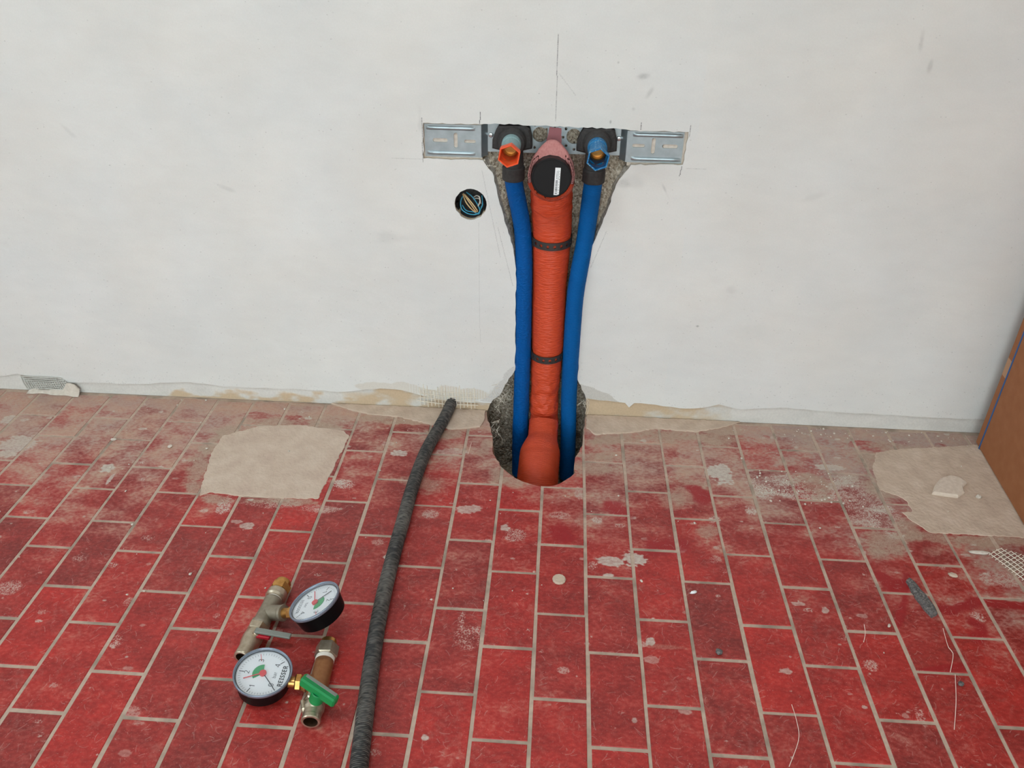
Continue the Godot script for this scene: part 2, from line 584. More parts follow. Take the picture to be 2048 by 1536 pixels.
	# places where wet fingers and rags wiped the dust off the glaze
	var wipes := [[0.0062, [Vector2(0.6158, 0.1108), Vector2(0.593, 0.1684), Vector2(0.5647, 0.2225)]], [0.013, [Vector2(0.5743, 0.1197), Vector2(0.5835, 0.1417), Vector2(0.6039, 0.1289)]],
		[0.010, [Vector2(0.6514, 0.1853), Vector2(0.687, 0.1742), Vector2(0.7167, 0.1591), Vector2(0.79, 0.1671)]], [0.011, [Vector2(0.6848, 0.2086), Vector2(0.6962, 0.2178), Vector2(0.68, 0.2388)]],
		[0.008, [Vector2(0.5747, 0.3117), Vector2(0.6078, 0.3003), Vector2(0.6338, 0.2984)]], [0.018, [Vector2(0.29, -0.09), Vector2(0.30, -0.06)]], [0.02, [Vector2(0.125, -0.03), Vector2(0.15, -0.02)]],
		[0.022, [Vector2(0.20, 0.075), Vector2(0.235, 0.07)]], [0.02, [Vector2(0.03, 0.05), Vector2(0.04, 0.06)]]]
	for wp in wipes:
		var pts: Array = wp[1]
		var lo := Vector2(9, 9)
		var hi := Vector2(-9, -9)
		for p in pts:
			lo = lo.min(p)
			hi = hi.max(p)
		var rad: float = wp[0]
		for y in range(int((lo.y - rad * 1.6 - FZ0) / sz), int((hi.y + rad * 1.6 - FZ0) / sz)):
			for x in range(int((lo.x - rad * 1.6 - FX0) / sx), int((hi.x + rad * 1.6 - FX0) / sx)):
				if x < 0 or y < 0 or x >= w or y >= h:
					continue
				var q := Vector2(FX0 + x * sx, FZ0 + y * sz)
				var best := 9.0
				for k in pts.size() - 1:
					best = minf(best, q.distance_to(Geometry2D.get_closest_point_to_segment(q, pts[k], pts[k + 1])))
				var i := y * w + x
				var a := sstep(1.25, 0.6, best / rad + 1.2 * (mid[i] / 255.0 - 0.5)) * 0.85
				if a > 0.01:
					var old := im.get_pixel(x, y)
					im.set_pixel(x, y, old.lerp(Color(0.60, 0.10, 0.115), a))
	return im

# joint mortar: sandy, with grey grime in places
func grout_map() -> Image:
	var w := 1024
	var h := 422
	var mid := grey_bytes(16, 0.03, w, h)
	var fine := grey_bytes(17, 0.2, w, h)
	var data := PackedByteArray()
	data.resize(w * h * 3)
	for i in w * h:
		var m := mid[i] / 255.0
		var f := fine[i] / 255.0
		var g := clampf((0.52 - m) * 3.0 + (f - 0.5) * 1.4, 0.0, 1.0) * 0.55
		var t := 0.92 + 0.16 * f
		data[i * 3] = clampi(int(lerpf(190.0, 122.0, g) * t), 0, 255)
		data[i * 3 + 1] = clampi(int(lerpf(167.0, 112.0, g) * t), 0, 255)
		data[i * 3 + 2] = clampi(int(lerpf(149.0, 99.0, g) * t), 0, 255)
	return Image.create_from_data(w, h, false, Image.FORMAT_RGB8, data)

# bare rendering along the foot of the wall: grey, sandy where the finish coat broke away
func base_map() -> Image:
	var w := 2048
	var h := 64
	var mid := grey_bytes(18, 0.02, w, h, FastNoiseLite.TYPE_SIMPLEX_SMOOTH, 4, 2.0)
	var fine := grey_bytes(19, 0.2, w, h)
	var data := PackedByteArray()
	data.resize(w * h * 3)
	for y in h:
		for x in w:
			var i := y * w + x
			var wx := FX0 + (FX1 - FX0) * x / w
			var wy := 0.08 * (1.0 - float(y) / h)
			var m := mid[i] / 255.0 - 0.5
			var f := fine[i] / 255.0 - 0.5
			var sand := 0.0
			if wx > -0.86 and wx < -0.12:
				sand = sstep(0.0, 0.3, 0.25 * (wx + 0.86) + (0.012 - wy) * 24.0 + m * 1.1)
				if wx > -0.45:
					sand = maxf(sand, sstep(-0.2, 0.2, m + 0.1) * sstep(-0.45, -0.36, wx + 0.1 * m))
			elif wx > 0.05 and wx < 0.40:
				sand = sstep(-0.4, 0.1, m + (0.36 - wx) * 1.2) * sstep(0.40, 0.33, wx + 0.1 * m)
			var c := Color(0.825, 0.81, 0.785).lerp(Color(0.755, 0.655, 0.535), sand * 0.9) * (1.0 + 0.08 * m + 0.06 * f)
			data[i * 3] = clampi(int(c.r * 255.0), 0, 255)
			data[i * 3 + 1] = clampi(int(c.g * 255.0), 0, 255)
			data[i * 3 + 2] = clampi(int(c.b * 255.0), 0, 255)
	return Image.create_from_data(w, h, false, Image.FORMAT_RGB8, data)

# the wall's paint with its scuffs, pencil marks and pinholes
func wall_map() -> Image:
	var w := MAP_W
	var h := WALL_H
	var big := grey_bytes(21, 0.004, w, h)
	var mid := grey_bytes(22, 0.03, w, h, FastNoiseLite.TYPE_SIMPLEX_SMOOTH, 4, 2.2)
	var fine := grey_bytes(23, 0.3, w, h, FastNoiseLite.TYPE_SIMPLEX, 2)
	var data := PackedByteArray()
	data.resize(w * h * 3)
	for y in h:
		for x in w:
			var i := y * w + x
			var k := 0.035 * (big[i] / 255.0 - 0.5) + 0.022 * (mid[i] / 255.0 - 0.5) + 0.018 * (fine[i] / 255.0 - 0.5)
			var hue := big[(y * w + (x + 700) % w)] / 255.0 - 0.5
			data[i * 3] = int(219.0 * (1.0 + k) + hue * 3.0)
			data[i * 3 + 1] = int(217.0 * (1.0 + k))
			data[i * 3 + 2] = int(213.0 * (1.0 + k) - hue * 3.0)
	var im := Image.create_from_data(w, h, false, Image.FORMAT_RGB8, data)
	var s := (FX1 - FX0) / w
	var put := func(px: float, py: float, a: float, to: Color):
		var x := int((px - FX0) / s)
		var y := int((1.0 - py / 1.175) * h)
		if x >= 0 and y >= 0 and x < w and y < h and a > 0.0:
			im.set_pixel(x, y, im.get_pixel(x, y).lerp(to, clampf(a, 0.0, 1.0)))
	var rnd := RandomNumberGenerator.new()
	rnd.seed = 77
	# smudges: x, y, half width, half height, turn, strength
	for q in [[0.1416, 0.7007, 0.012, 0.006, -0.15, 0.34], [0.155, 0.673, 0.005, 0.014, 0.5, 0.24], [0.588, 0.766, 0.005, 0.017, -0.1, 0.22], [0.612, 0.728, 0.004, 0.010, 0.0, 0.22], [0.20, 0.504, 0.003, 0.016, -0.5, 0.28],
			[-0.3136, 0.393, 0.03, 0.012, 0.2, 0.10], [0.13, 0.645, 0.004, 0.004, 0.0, 0.2], [0.098, 0.721, 0.003, 0.003, 0, 0.5], [0.092, 0.622, 0.0015, 0.003, 0, 0.5], [0.35, 0.31, 0.012, 0.01, 0, 0.1], [0.2955, 0.228, 0.003, 0.002, 0, 0.6],
			[0.14, 0.518, 0.026, 0.011, 0.3, 0.10], [0.122, 0.512, 0.012, 0.010, 0.3, 0.16], [-0.62, 0.48, 0.02, 0.004, 0.4, 0.12], [0.47, 0.5, 0.025, 0.006, -0.4, 0.08], [-0.9, 0.58, 0.015, 0.004, 0.8, 0.1],
			[-0.245, 0.615, 0.004, 0.02, 0, 0.12]]:
		var r := int(maxf(q[2], q[3]) * 1.5 / s) + 1
		for yy in range(-r, r + 1):
			for xx in range(-r, r + 1):
				var d := Vector2(xx * s, yy * s).rotated(q[4])
				var px: float = q[0] + xx * s
				var py: float = q[1] + yy * s
				var xi := clampi(int((px - FX0) / s), 0, w - 1)
				var yi := clampi(int((1.0 - py / 1.175) * h), 0, h - 1)
				var e: float = Vector2(d.x / q[2], d.y / q[3]).length() + 1.2 * (mid[yi * w + xi] / 255.0 - 0.5)
				put.call(px, py, q[5] * 0.65 * sstep(1.25, 0.2, e) * (0.6 + 0.8 * fine[yi * w + xi] / 255.0), Color(0.42, 0.41, 0.40))
	# pencil strokes: from, to, darkness
	for q in [[Vector2(-0.0056, 0.7639), Vector2(-0.0044, 0.69), 0.6], [Vector2(-0.0044, 0.69), Vector2(-0.0041, 0.62), 0.4], [Vector2(-0.1375, 0.633), Vector2(-0.1377, 0.612), 0.95], [Vector2(0.1465, 0.622), Vector2(0.146, 0.61), 0.9],
			[Vector2(-0.2415, 0.62), Vector2(-0.2425, 0.54), 0.6], [Vector2(0.232, 0.62), Vector2(0.2325, 0.60), 0.6], [Vector2(0.226, 0.548), Vector2(0.2235, 0.53), 0.8], [Vector2(0.235, 0.545), Vector2(0.27, 0.545), 0.15],
			[Vector2(-0.1415, 0.43), Vector2(-0.141, 0.17), 0.12], [Vector2(0.0, 0.70), Vector2(0.03, 0.665), 0.15], [Vector2(-0.30, 0.547), Vector2(-0.243, 0.547), 0.15], [Vector2(-0.135, 0.53), Vector2(-0.10, 0.36), 0.18], [Vector2(0.10, 0.42), Vector2(0.075, 0.345), 0.25], [Vector2(-0.105, 0.42), Vector2(-0.075, 0.30), 0.22]]:
		var a: Vector2 = q[0]
		var b: Vector2 = q[1]
		var steps := int(a.distance_to(b) / s) + 2
		for k in steps:
			var p := a.lerp(b, float(k) / steps)
			put.call(p.x, p.y, q[2] * rnd.randf_range(0.3, 1.0), Color(0.2, 0.19, 0.19))
	for k in 2600:                                         # pinholes and grit, denser near the foot
		var px := rnd.randf_range(FX0, FX1)
		var py := 0.03 + 1.1 * pow(rnd.randf(), 3.2)
		var a := rnd.randf_range(0.08, 0.36)
		put.call(px, py, a, Color(0.4, 0.38, 0.36))
		if rnd.randf() < 0.4:
			put.call(px + s, py, a * 0.7, Color(0.42, 0.4, 0.38))
	# rendering left bare: grey and sandy areas around the chase and along the foot
	for q in [[-0.20, 0.042, 0.06, 0.018, Color(0.80, 0.75, 0.68), 0.6], [-0.33, 0.05, 0.07, 0.014, Color(0.80, 0.76, 0.70), 0.5]]:
		for yy in range(int((1.0 - (q[1] + q[3] * 1.4) / 1.175) * h), mini(h, int((1.0 - (q[1] - q[3] * 1.4) / 1.175) * h))):
			for xx in range(int((q[0] - q[2] * 1.4 - FX0) / s), int((q[0] + q[2] * 1.4 - FX0) / s)):
				var px := FX0 + xx * s
				var py := (1.0 - float(yy) / h) * 1.175
				var i := yy * w + xx
				var e: float = Vector2((px - q[0]) / q[2], (py - q[1]) / q[3]).length() + 0.9 * (mid[i] / 255.0 - 0.5)
				put.call(px, py, q[5] * sstep(1.08, 0.92, e), q[4] * (0.97 + 0.08 * (fine[i] / 255.0)))
	for q in [[[Vector2(0.060, 0.082), Vector2(0.10, 0.073), Vector2(0.13, 0.058), Vector2(0.160, 0.039), Vector2(0.150, 0.02), Vector2(0.06, 0.02)], Color(0.765, 0.745, 0.715), 0.95], [[Vector2(-0.064, 0.122), Vector2(-0.084, 0.108), Vector2(-0.104, 0.072), Vector2(-0.125, 0.048), Vector2(-0.145, 0.028), Vector2(-0.064, 0.02)], Color(0.79, 0.775, 0.755), 0.9]]:
		var pl := PackedVector2Array(q[0])
		for yy in range(int((1.0 - 0.13 / 1.175) * h), int((1.0 - 0.018 / 1.175) * h)):
			for xx in range(int((-0.16 - FX0) / s), int((0.17 - FX0) / s)):
				var i := yy * w + xx
				var p := Vector2(FX0 + xx * s, (1.0 - float(yy) / h) * 1.175) + Vector2(mid[i] / 255.0 - 0.5, big[i] / 255.0 - 0.5) * 0.02
				if Geometry2D.is_point_in_polygon(p, pl):
					im.set_pixel(xx, yy, im.get_pixel(xx, yy).lerp(q[1] * (0.96 + 0.1 * (fine[i] / 255.0)), q[2]))
	return im

func speck_map() -> Image:
	var w := 512
	var im := Image.create(w, w, false, Image.FORMAT_RGBA8)
	im.fill(Color(0.8, 0.7, 0.66, 0.0))
	var rnd := RandomNumberGenerator.new()
	rnd.seed = 9
	for k in 2100:
		var x := rnd.randi_range(0, w - 1)
		var y := rnd.randi_range(0, w - 1)
		var a := rnd.randf_range(0.1, 0.5)
		im.set_pixel(x, y, Color(0.84, 0.72, 0.67, a))
		if rnd.randf() < 0.3:
			im.set_pixel((x + 1) % w, y, Color(0.84, 0.72, 0.67, a * 0.8))
	for k in 330:                                          # fine scratches
		var p := Vector2(rnd.randf_range(0, w), rnd.randf_range(0, w))
		var an := rnd.randf_range(0, TAU)
		var bend := rnd.randf_range(-0.06, 0.06)
		var a := rnd.randf_range(0.10, 0.5)
		for j in rnd.randi_range(5, 26):
			an += bend
			p += Vector2(cos(an), sin(an))
			im.set_pixel(posmod(int(p.x), w), posmod(int(p.y), w), Color(0.80, 0.66, 0.62, a))
	return im

func make_materials():
	var ft := ImageTexture.create_from_image(floor_map())
	var m := mat("tile_glaze", Color.WHITE, 0.5)
	m.albedo_texture = ft
	m.detail_enabled = true
	m.detail_blend_mode = BaseMaterial3D.BLEND_MODE_MIX
	m.detail_uv_layer = BaseMaterial3D.DETAIL_UV_2
	m.detail_albedo = ImageTexture.create_from_image(speck_map())
	m.heightmap_enabled = true
	m.heightmap_texture = ImageTexture.create_from_image(Image.create_from_data(MAP_W, FLOOR_H, false, Image.FORMAT_L8, grey_bytes(31, 0.05, MAP_W, FLOOR_H)))
	m.heightmap_scale = 0.06
	m = mat("wall_paint", Color.WHITE, 0.9)
	m.albedo_texture = ImageTexture.create_from_image(wall_map())
	m.heightmap_enabled = true
	m.heightmap_texture = ImageTexture.create_from_image(Image.create_from_data(MAP_W, WALL_H, false, Image.FORMAT_L8, grey_bytes(32, 0.05, MAP_W, WALL_H, FastNoiseLite.TYPE_SIMPLEX_SMOOTH, 4, 2.0)))
	m.heightmap_scale = 0.05
	m = mat("grout", Color.WHITE, 0.95)
	m.albedo_texture = ImageTexture.create_from_image(grout_map())
	tri_mat("screed", noise_tex(42, 0.012, [[0.0, rgb(192, 168, 151)], [0.5, rgb(202, 180, 161)], [1.0, rgb(211, 191, 173)]], FastNoiseLite.TYPE_SIMPLEX_SMOOTH, 512, 6), 3.0, 0.95, noise_tex(43, 0.06, [[0.0, Color.BLACK], [1.0, Color.WHITE]]), 0.08)
	tri_mat("screed_grey", noise_tex(44, 0.014, [[0.0, rgb(186, 164, 146)], [0.5, rgb(200, 178, 158)], [1.0, rgb(212, 192, 174)]], FastNoiseLite.TYPE_SIMPLEX_SMOOTH, 512, 6), 3.0, 0.95, noise_tex(45, 0.06, [[0.0, Color.BLACK], [1.0, Color.WHITE]]), 0.08)
	m = mat("base_coat", Color.WHITE, 0.95)
	m.albedo_texture = ImageTexture.create_from_image(base_map())
	tri_mat("rubble", noise_tex(47, 0.07, [[0.0, rgb(78, 66, 54)], [0.32, rgb(142, 126, 108)], [0.48, rgb(206, 192, 172)], [0.62, rgb(150, 134, 116)], [0.8, rgb(222, 212, 196)], [1.0, rgb(240, 232, 220)]], FastNoiseLite.TYPE_SIMPLEX, 512, 4), 3.3, 1.0, noise_tex(48, 0.08, [[0.0, Color.BLACK], [1.0, Color.WHITE]], FastNoiseLite.TYPE_SIMPLEX), 0.35)
	tri_mat("cut_render", noise_tex(63, 0.05, [[0.0, rgb(120, 108, 96)], [0.4, rgb(176, 164, 150)], [0.7, rgb(206, 196, 184)], [1.0, rgb(226, 220, 210)]], FastNoiseLite.TYPE_SIMPLEX, 512, 4), 4.0, 1.0)
	tri_mat("earth", noise_tex(49, 0.06, [[0.0, rgb(96, 82, 64)], [0.4, rgb(150, 132, 108)], [0.6, rgb(176, 158, 134)], [1.0, rgb(206, 190, 168)]]), 4.0, 1.0)
	tri_mat("plaster_lump", noise_tex(50, 0.03, [[0.0, rgb(196, 184, 170)], [1.0, rgb(222, 212, 200)]]), 6.0, 0.95)
	tri_mat("plaster_dusty", noise_tex(64, 0.03, [[0.0, rgb(204, 186, 168)], [1.0, rgb(224, 208, 192)]]), 6.0, 0.95)
	tri_mat("dark_stone", noise_tex(51, 0.05, [[0.0, rgb(62, 62, 62)], [0.5, rgb(96, 92, 90)], [0.75, rgb(128, 120, 116)], [1.0, rgb(170, 160, 152)]]), 8.0, 0.9)
	tri_mat("room_white", noise_tex(52, 0.01, [[0.0, rgb(214, 210, 205)], [1.0, rgb(224, 220, 215)]]), 0.6, 0.9)
	tri_mat("cardboard", noise_tex(53, 0.03, [[0.0, rgb(149, 92, 54)], [0.5, rgb(154, 97, 59)], [1.0, rgb(160, 103, 65)]]), 2.0, 0.85)
	tri_mat("zinc", noise_tex(54, 0.02, [[0.0, rgb(156, 168, 172)], [1.0, rgb(176, 188, 193)]]), 4.0, 0.36)
	mats["zinc"].metallic = 0.75
	tri_mat("nickel", noise_tex(55, 0.03, [[0.0, rgb(170, 154, 132)], [1.0, rgb(204, 192, 172)]]), 6.0, 0.38)
	mats["nickel"].metallic = 0.85
	tri_mat("brass", noise_tex(56, 0.03, [[0.0, rgb(176, 124, 66)], [1.0, rgb(212, 164, 98)]]), 6.0, 0.33)
	mats["brass"].metallic = 0.9
	tri_mat("bronze", noise_tex(57, 0.03, [[0.0, rgb(150, 98, 62)], [1.0, rgb(176, 124, 82)]]), 6.0, 0.5)
	mats["bronze"].metallic = 0.6
	mat("orange_film", rgb(207, 72, 36), 0.45)
	m = mat("orange_film", rgb(207, 72, 36), 0.45)
	m.heightmap_enabled = true
	m.heightmap_texture = noise_tex(65, 0.02, [[0.0, Color.BLACK], [1.0, Color.WHITE]], FastNoiseLite.TYPE_SIMPLEX, 512, 5)
	m.heightmap_scale = 0.11
	m.uv1_scale = Vector3(1, 14, 1)
	mat("blue_film", rgb(0, 82, 153), 0.5)
	mat("blue_film_light", rgb(0, 91, 160), 0.5)
	for k in ["blue_film", "blue_film_light"]:
		m = mats[k]
		m.metallic_specular = 0.25
		m.heightmap_enabled = true
		m.heightmap_texture = noise_tex(66, 0.02, [[0.0, Color.BLACK], [1.0, Color.WHITE]], FastNoiseLite.TYPE_SIMPLEX, 512, 5)
		m.heightmap_scale = 0.09
		m.uv1_scale = Vector3(1, 12 if k == "blue_film" else 34, 1)
	tri_mat("pink_foam", noise_tex(58, 0.05, [[0.0, rgb(172, 106, 104)], [1.0, rgb(200, 142, 136)]]), 8.0, 0.95)
	mat("black_plastic", rgb(30, 30, 31), 0.42)
	tri_mat("black_foam", noise_tex(59, 0.04, [[0.0, rgb(34, 32, 32)], [1.0, rgb(64, 60, 58)]]), 6.0, 0.75)
	mat("black_case", rgb(12, 11, 12), 0.35)
	mats.black_case.metallic_specular = 0.22
	mats.black_plastic.metallic_specular = 0.3
	mat("strap_black", rgb(50, 47, 45), 0.5)
	mat("plug_orange", rgb(240, 88, 44), 0.4)
	tri_mat("plug_dusty", noise_tex(60, 0.05, [[0.0, rgb(110, 146, 150)], [1.0, rgb(156, 178, 178)]]), 8.0, 0.6)
	tri_mat("plug_blue", noise_tex(61, 0.035, [[0.0, rgb(0, 98, 156)], [0.66, rgb(6, 116, 172)], [0.76, rgb(166, 184, 192)], [1.0, rgb(190, 196, 198)]]), 9.0, 0.45)
	mat("plug_blue_in", rgb(8, 70, 120), 0.5)
	mat("bezel", rgb(128, 136, 150), 0.22, 0.35)
	mat("dial_white", rgb(232, 234, 236), 0.5)
	mat("print_black", rgb(18, 18, 20), 0.6)
	mat("print_grey", rgb(110, 112, 116), 0.6)
	mat("dial_red", rgb(214, 40, 44), 0.5)
	mat("dial_green", rgb(14, 150, 76), 0.5)
	mat("handle_green", rgb(6, 128, 66), 0.45)
	mat("handle_grey", rgb(128, 130, 122), 0.5)
	mat("handle_red", rgb(196, 30, 48), 0.5)
	mat("tape_white", rgb(232, 226, 214), 0.8)
	mat("bore_dark", rgb(70, 48, 30), 0.5, 0.5)
	mat("label_white", rgb(236, 238, 238), 0.6)
	mat("wire_blue", rgb(60, 150, 180), 0.5)
	mat("wire_tan", rgb(210, 178, 130), 0.5)
	mat("wire_white", rgb(214, 208, 196), 0.5)
	mat("mesh_white", rgb(232, 222, 206), 0.85)
	mat("mesh_grey", rgb(190, 188, 180), 0.9)
	mat("fibre_white", rgb(240, 214, 200), 0.7)
	mat("strap_blue", rgb(34, 84, 140), 0.6)
	mat("tape_clear", rgb(176, 130, 92), 0.35)
	mat("aluminium", rgb(190, 192, 194), 0.4, 0.6)
	m = mat("conduit", Color.WHITE, 0.6)
	m.vertex_color_use_as_albedo = true
	m = mat("crystal", Color(0.9, 0.95, 1.0, 0.07), 0.05)
	m.transparency = BaseMaterial3D.TRANSPARENCY_ALPHA

# ------------------------------------------------------------------ shapes that belong to several things
func chase_outline() -> PackedVector2Array:
	return PackedVector2Array([Vector2(-0.128, -0.05), Vector2(-0.127, 0.0), Vector2(-0.1155, 0.030), Vector2(-0.0994, 0.044), Vector2(-0.0889, 0.070), Vector2(-0.0681, 0.108), Vector2(-0.0688, 0.225), Vector2(-0.0694, 0.335), Vector2(-0.0769, 0.386), Vector2(-0.0898, 0.426), Vector2(-0.1061, 0.484), Vector2(-0.1154, 0.526), Vector2(-0.1327, 0.5476),
		Vector2(-0.2416, 0.5475), Vector2(-0.2392, 0.6115), Vector2(-0.1376, 0.612), Vector2(-0.102, 0.6136), Vector2(0.11, 0.611), Vector2(0.1295, 0.609), Vector2(0.2299, 0.6092), Vector2(0.2294, 0.5776), Vector2(0.2271, 0.5505), Vector2(0.1349, 0.5478), Vector2(0.1253, 0.5338), Vector2(0.1109, 0.5102), Vector2(0.099, 0.4623), Vector2(0.0798, 0.4024),
		Vector2(0.0612, 0.366), Vector2(0.0615, 0.2312), Vector2(0.064, 0.0899), Vector2(0.0816, 0.0534), Vector2(0.086, 0.03), Vector2(0.086, 0.0), Vector2(0.086, -0.05)])

func pit_outline() -> PackedVector2Array:
	return PackedVector2Array([Vector2(-0.128, -0.62), Vector2(-0.128, -0.33), Vector2(-0.1243, -0.300), Vector2(-0.116, -0.268), Vector2(-0.1083, -0.2365), Vector2(-0.1055, -0.21), Vector2(-0.1039, -0.1843), Vector2(-0.093, -0.154), Vector2(-0.0795, -0.1284), Vector2(-0.067, -0.113), Vector2(-0.0532, -0.0989), Vector2(-0.039, -0.0895), Vector2(-0.0234, -0.0828), Vector2(-0.010, -0.0785), Vector2(0.0026, -0.0773), Vector2(0.014, -0.0785),
		Vector2(0.0244, -0.082), Vector2(0.0345, -0.089), Vector2(0.0434, -0.0988), Vector2(0.054, -0.110), Vector2(0.0627, -0.1237), Vector2(0.0610, -0.148), Vector2(0.0628, -0.1724), Vector2(0.0715, -0.194), Vector2(0.0782, -0.2161), Vector2(0.080, -0.252), Vector2(0.0843, -0.2887), Vector2(0.086, -0.33), Vector2(0.086, -0.62)])

# points added between corners, shifted a little to either side
func ragged(poly: PackedVector2Array, step: float, amp: float, sd: int) -> PackedVector2Array:
	var rnd := RandomNumberGenerator.new()
	rnd.seed = sd
	var out := PackedVector2Array()
	for i in poly.size():
		var a := poly[i]
		var b := poly[(i + 1) % poly.size()]
		out.append(a)
		var k := int(a.distance_to(b) / step)
		var o := (b - a).normalized().orthogonal()
		for j in range(1, k):
			out.append(a.lerp(b, float(j) / k) + o * rnd.randf_range(-amp, amp))
	return out

func circle(c: Vector2, r: float, seg := 16) -> PackedVector2Array:
	var p := PackedVector2Array()
	for i in seg:
		p.append(c + Vector2(cos(TAU * i / seg), sin(TAU * i / seg)) * r)
	return p

func slot(c: Vector2, half: Vector2) -> PackedVector2Array:
	var r := minf(half.x, half.y)
	var p := PackedVector2Array()
	for i in 16:
		var a := TAU * (i + 0.5) / 16
		var d := Vector2(cos(a), sin(a))
		p.append(c + d * r + Vector2(signf(d.x) * (half.x - r), signf(d.y) * (half.y - r)))
	return p

# an outline with holes, cut into strips that have none
func pierced(outer: PackedVector2Array, holes: Array) -> Array:
	var xs := [-9.0]
	for h in holes:
		var cx := 0.0
		for p in h:
			cx += p.x
		xs.append(cx / h.size())
	xs.append(9.0)
	xs.sort()
	var out := []
	for i in xs.size() - 1:
		if xs[i + 1] - xs[i] < 1e-5:
			continue
		var strip := PackedVector2Array([Vector2(xs[i], -9), Vector2(xs[i + 1], -9), Vector2(xs[i + 1], 9), Vector2(xs[i], 9)])
		var todo: Array = Geometry2D.intersect_polygons(outer, strip)
		for h in holes:
			var nxt := []
			for p in todo:
				nxt.append_array(Geometry2D.clip_polygons(p, h))
			todo = nxt
		out.append_array(todo)
	return out

# frame for shapes drawn in wall coordinates: local x = x, local z = y, height comes out of the wall
func wall_frame(z: float) -> Transform3D:
	return Transform3D(Basis(Vector3.RIGHT, Vector3.BACK, Vector3.UP), Vector3(0, 0, z))

func smooth_path(ctrl: Array, steps: int) -> Array:
	var cv := Curve3D.new()
	for i in ctrl.size():
		var tan: Vector3 = (ctrl[mini(i + 1, ctrl.size() - 1)] - ctrl[maxi(i - 1, 0)]) / 6.0
		cv.add_point(ctrl[i], -tan, tan)
	var out := []
	var l := cv.get_baked_length()
	for i in steps + 1:
		out.append(cv.sample_baked(l * i / steps, true))
	return out

# ------------------------------------------------------------------ scene
func _ready():
	var cam := Camera3D.new()
	cam.name = "camera"
	add_child(cam)
	cam.position = Vector3(0.00703, 0.98340, 1.14321)
	cam.rotation = Vector3(deg_to_rad(-31.7966), deg_to_rad(3.1634), deg_to_rad(0.8353))
	cam.fov = 50.4516
	cam.near = 0.02
	cam.current = true
	var env := Environment.new()
	var sky := Sky.new()
	var sm := ProceduralSkyMaterial.new()
	sm.sky_top_color = Color(0.87, 0.94, 0.97)
	sm.sky_horizon_color = Color(0.915, 0.965, 0.96)
	sm.ground_bottom_color = Color(0.36, 0.35, 0.33)
	sm.ground_horizon_color = Color(0.55, 0.54, 0.52)
	sm.sun_angle_max = 0.0
	sky.sky_material = sm
	env.background_mode = Environment.BG_SKY
	env.sky = sky
	env.background_energy_multiplier = 4.6
	env.tonemap_mode = Environment.TONE_MAPPER_LINEAR
	env.tonemap_exposure = 1.62
	env.sdfgi_enabled = true
	env.ssao_enabled = true
	env.ssil_enabled = true
	var we := WorldEnvironment.new()
	we.name = "world_environment"
	we.environment = env
	add_child(we)

	make_materials()
	build_room()
	build_floor()
	build_wall()
	build_connections()
	build_socket_hole()
	build_box()
	build_conduit()
	build_gauges()
	build_debris()

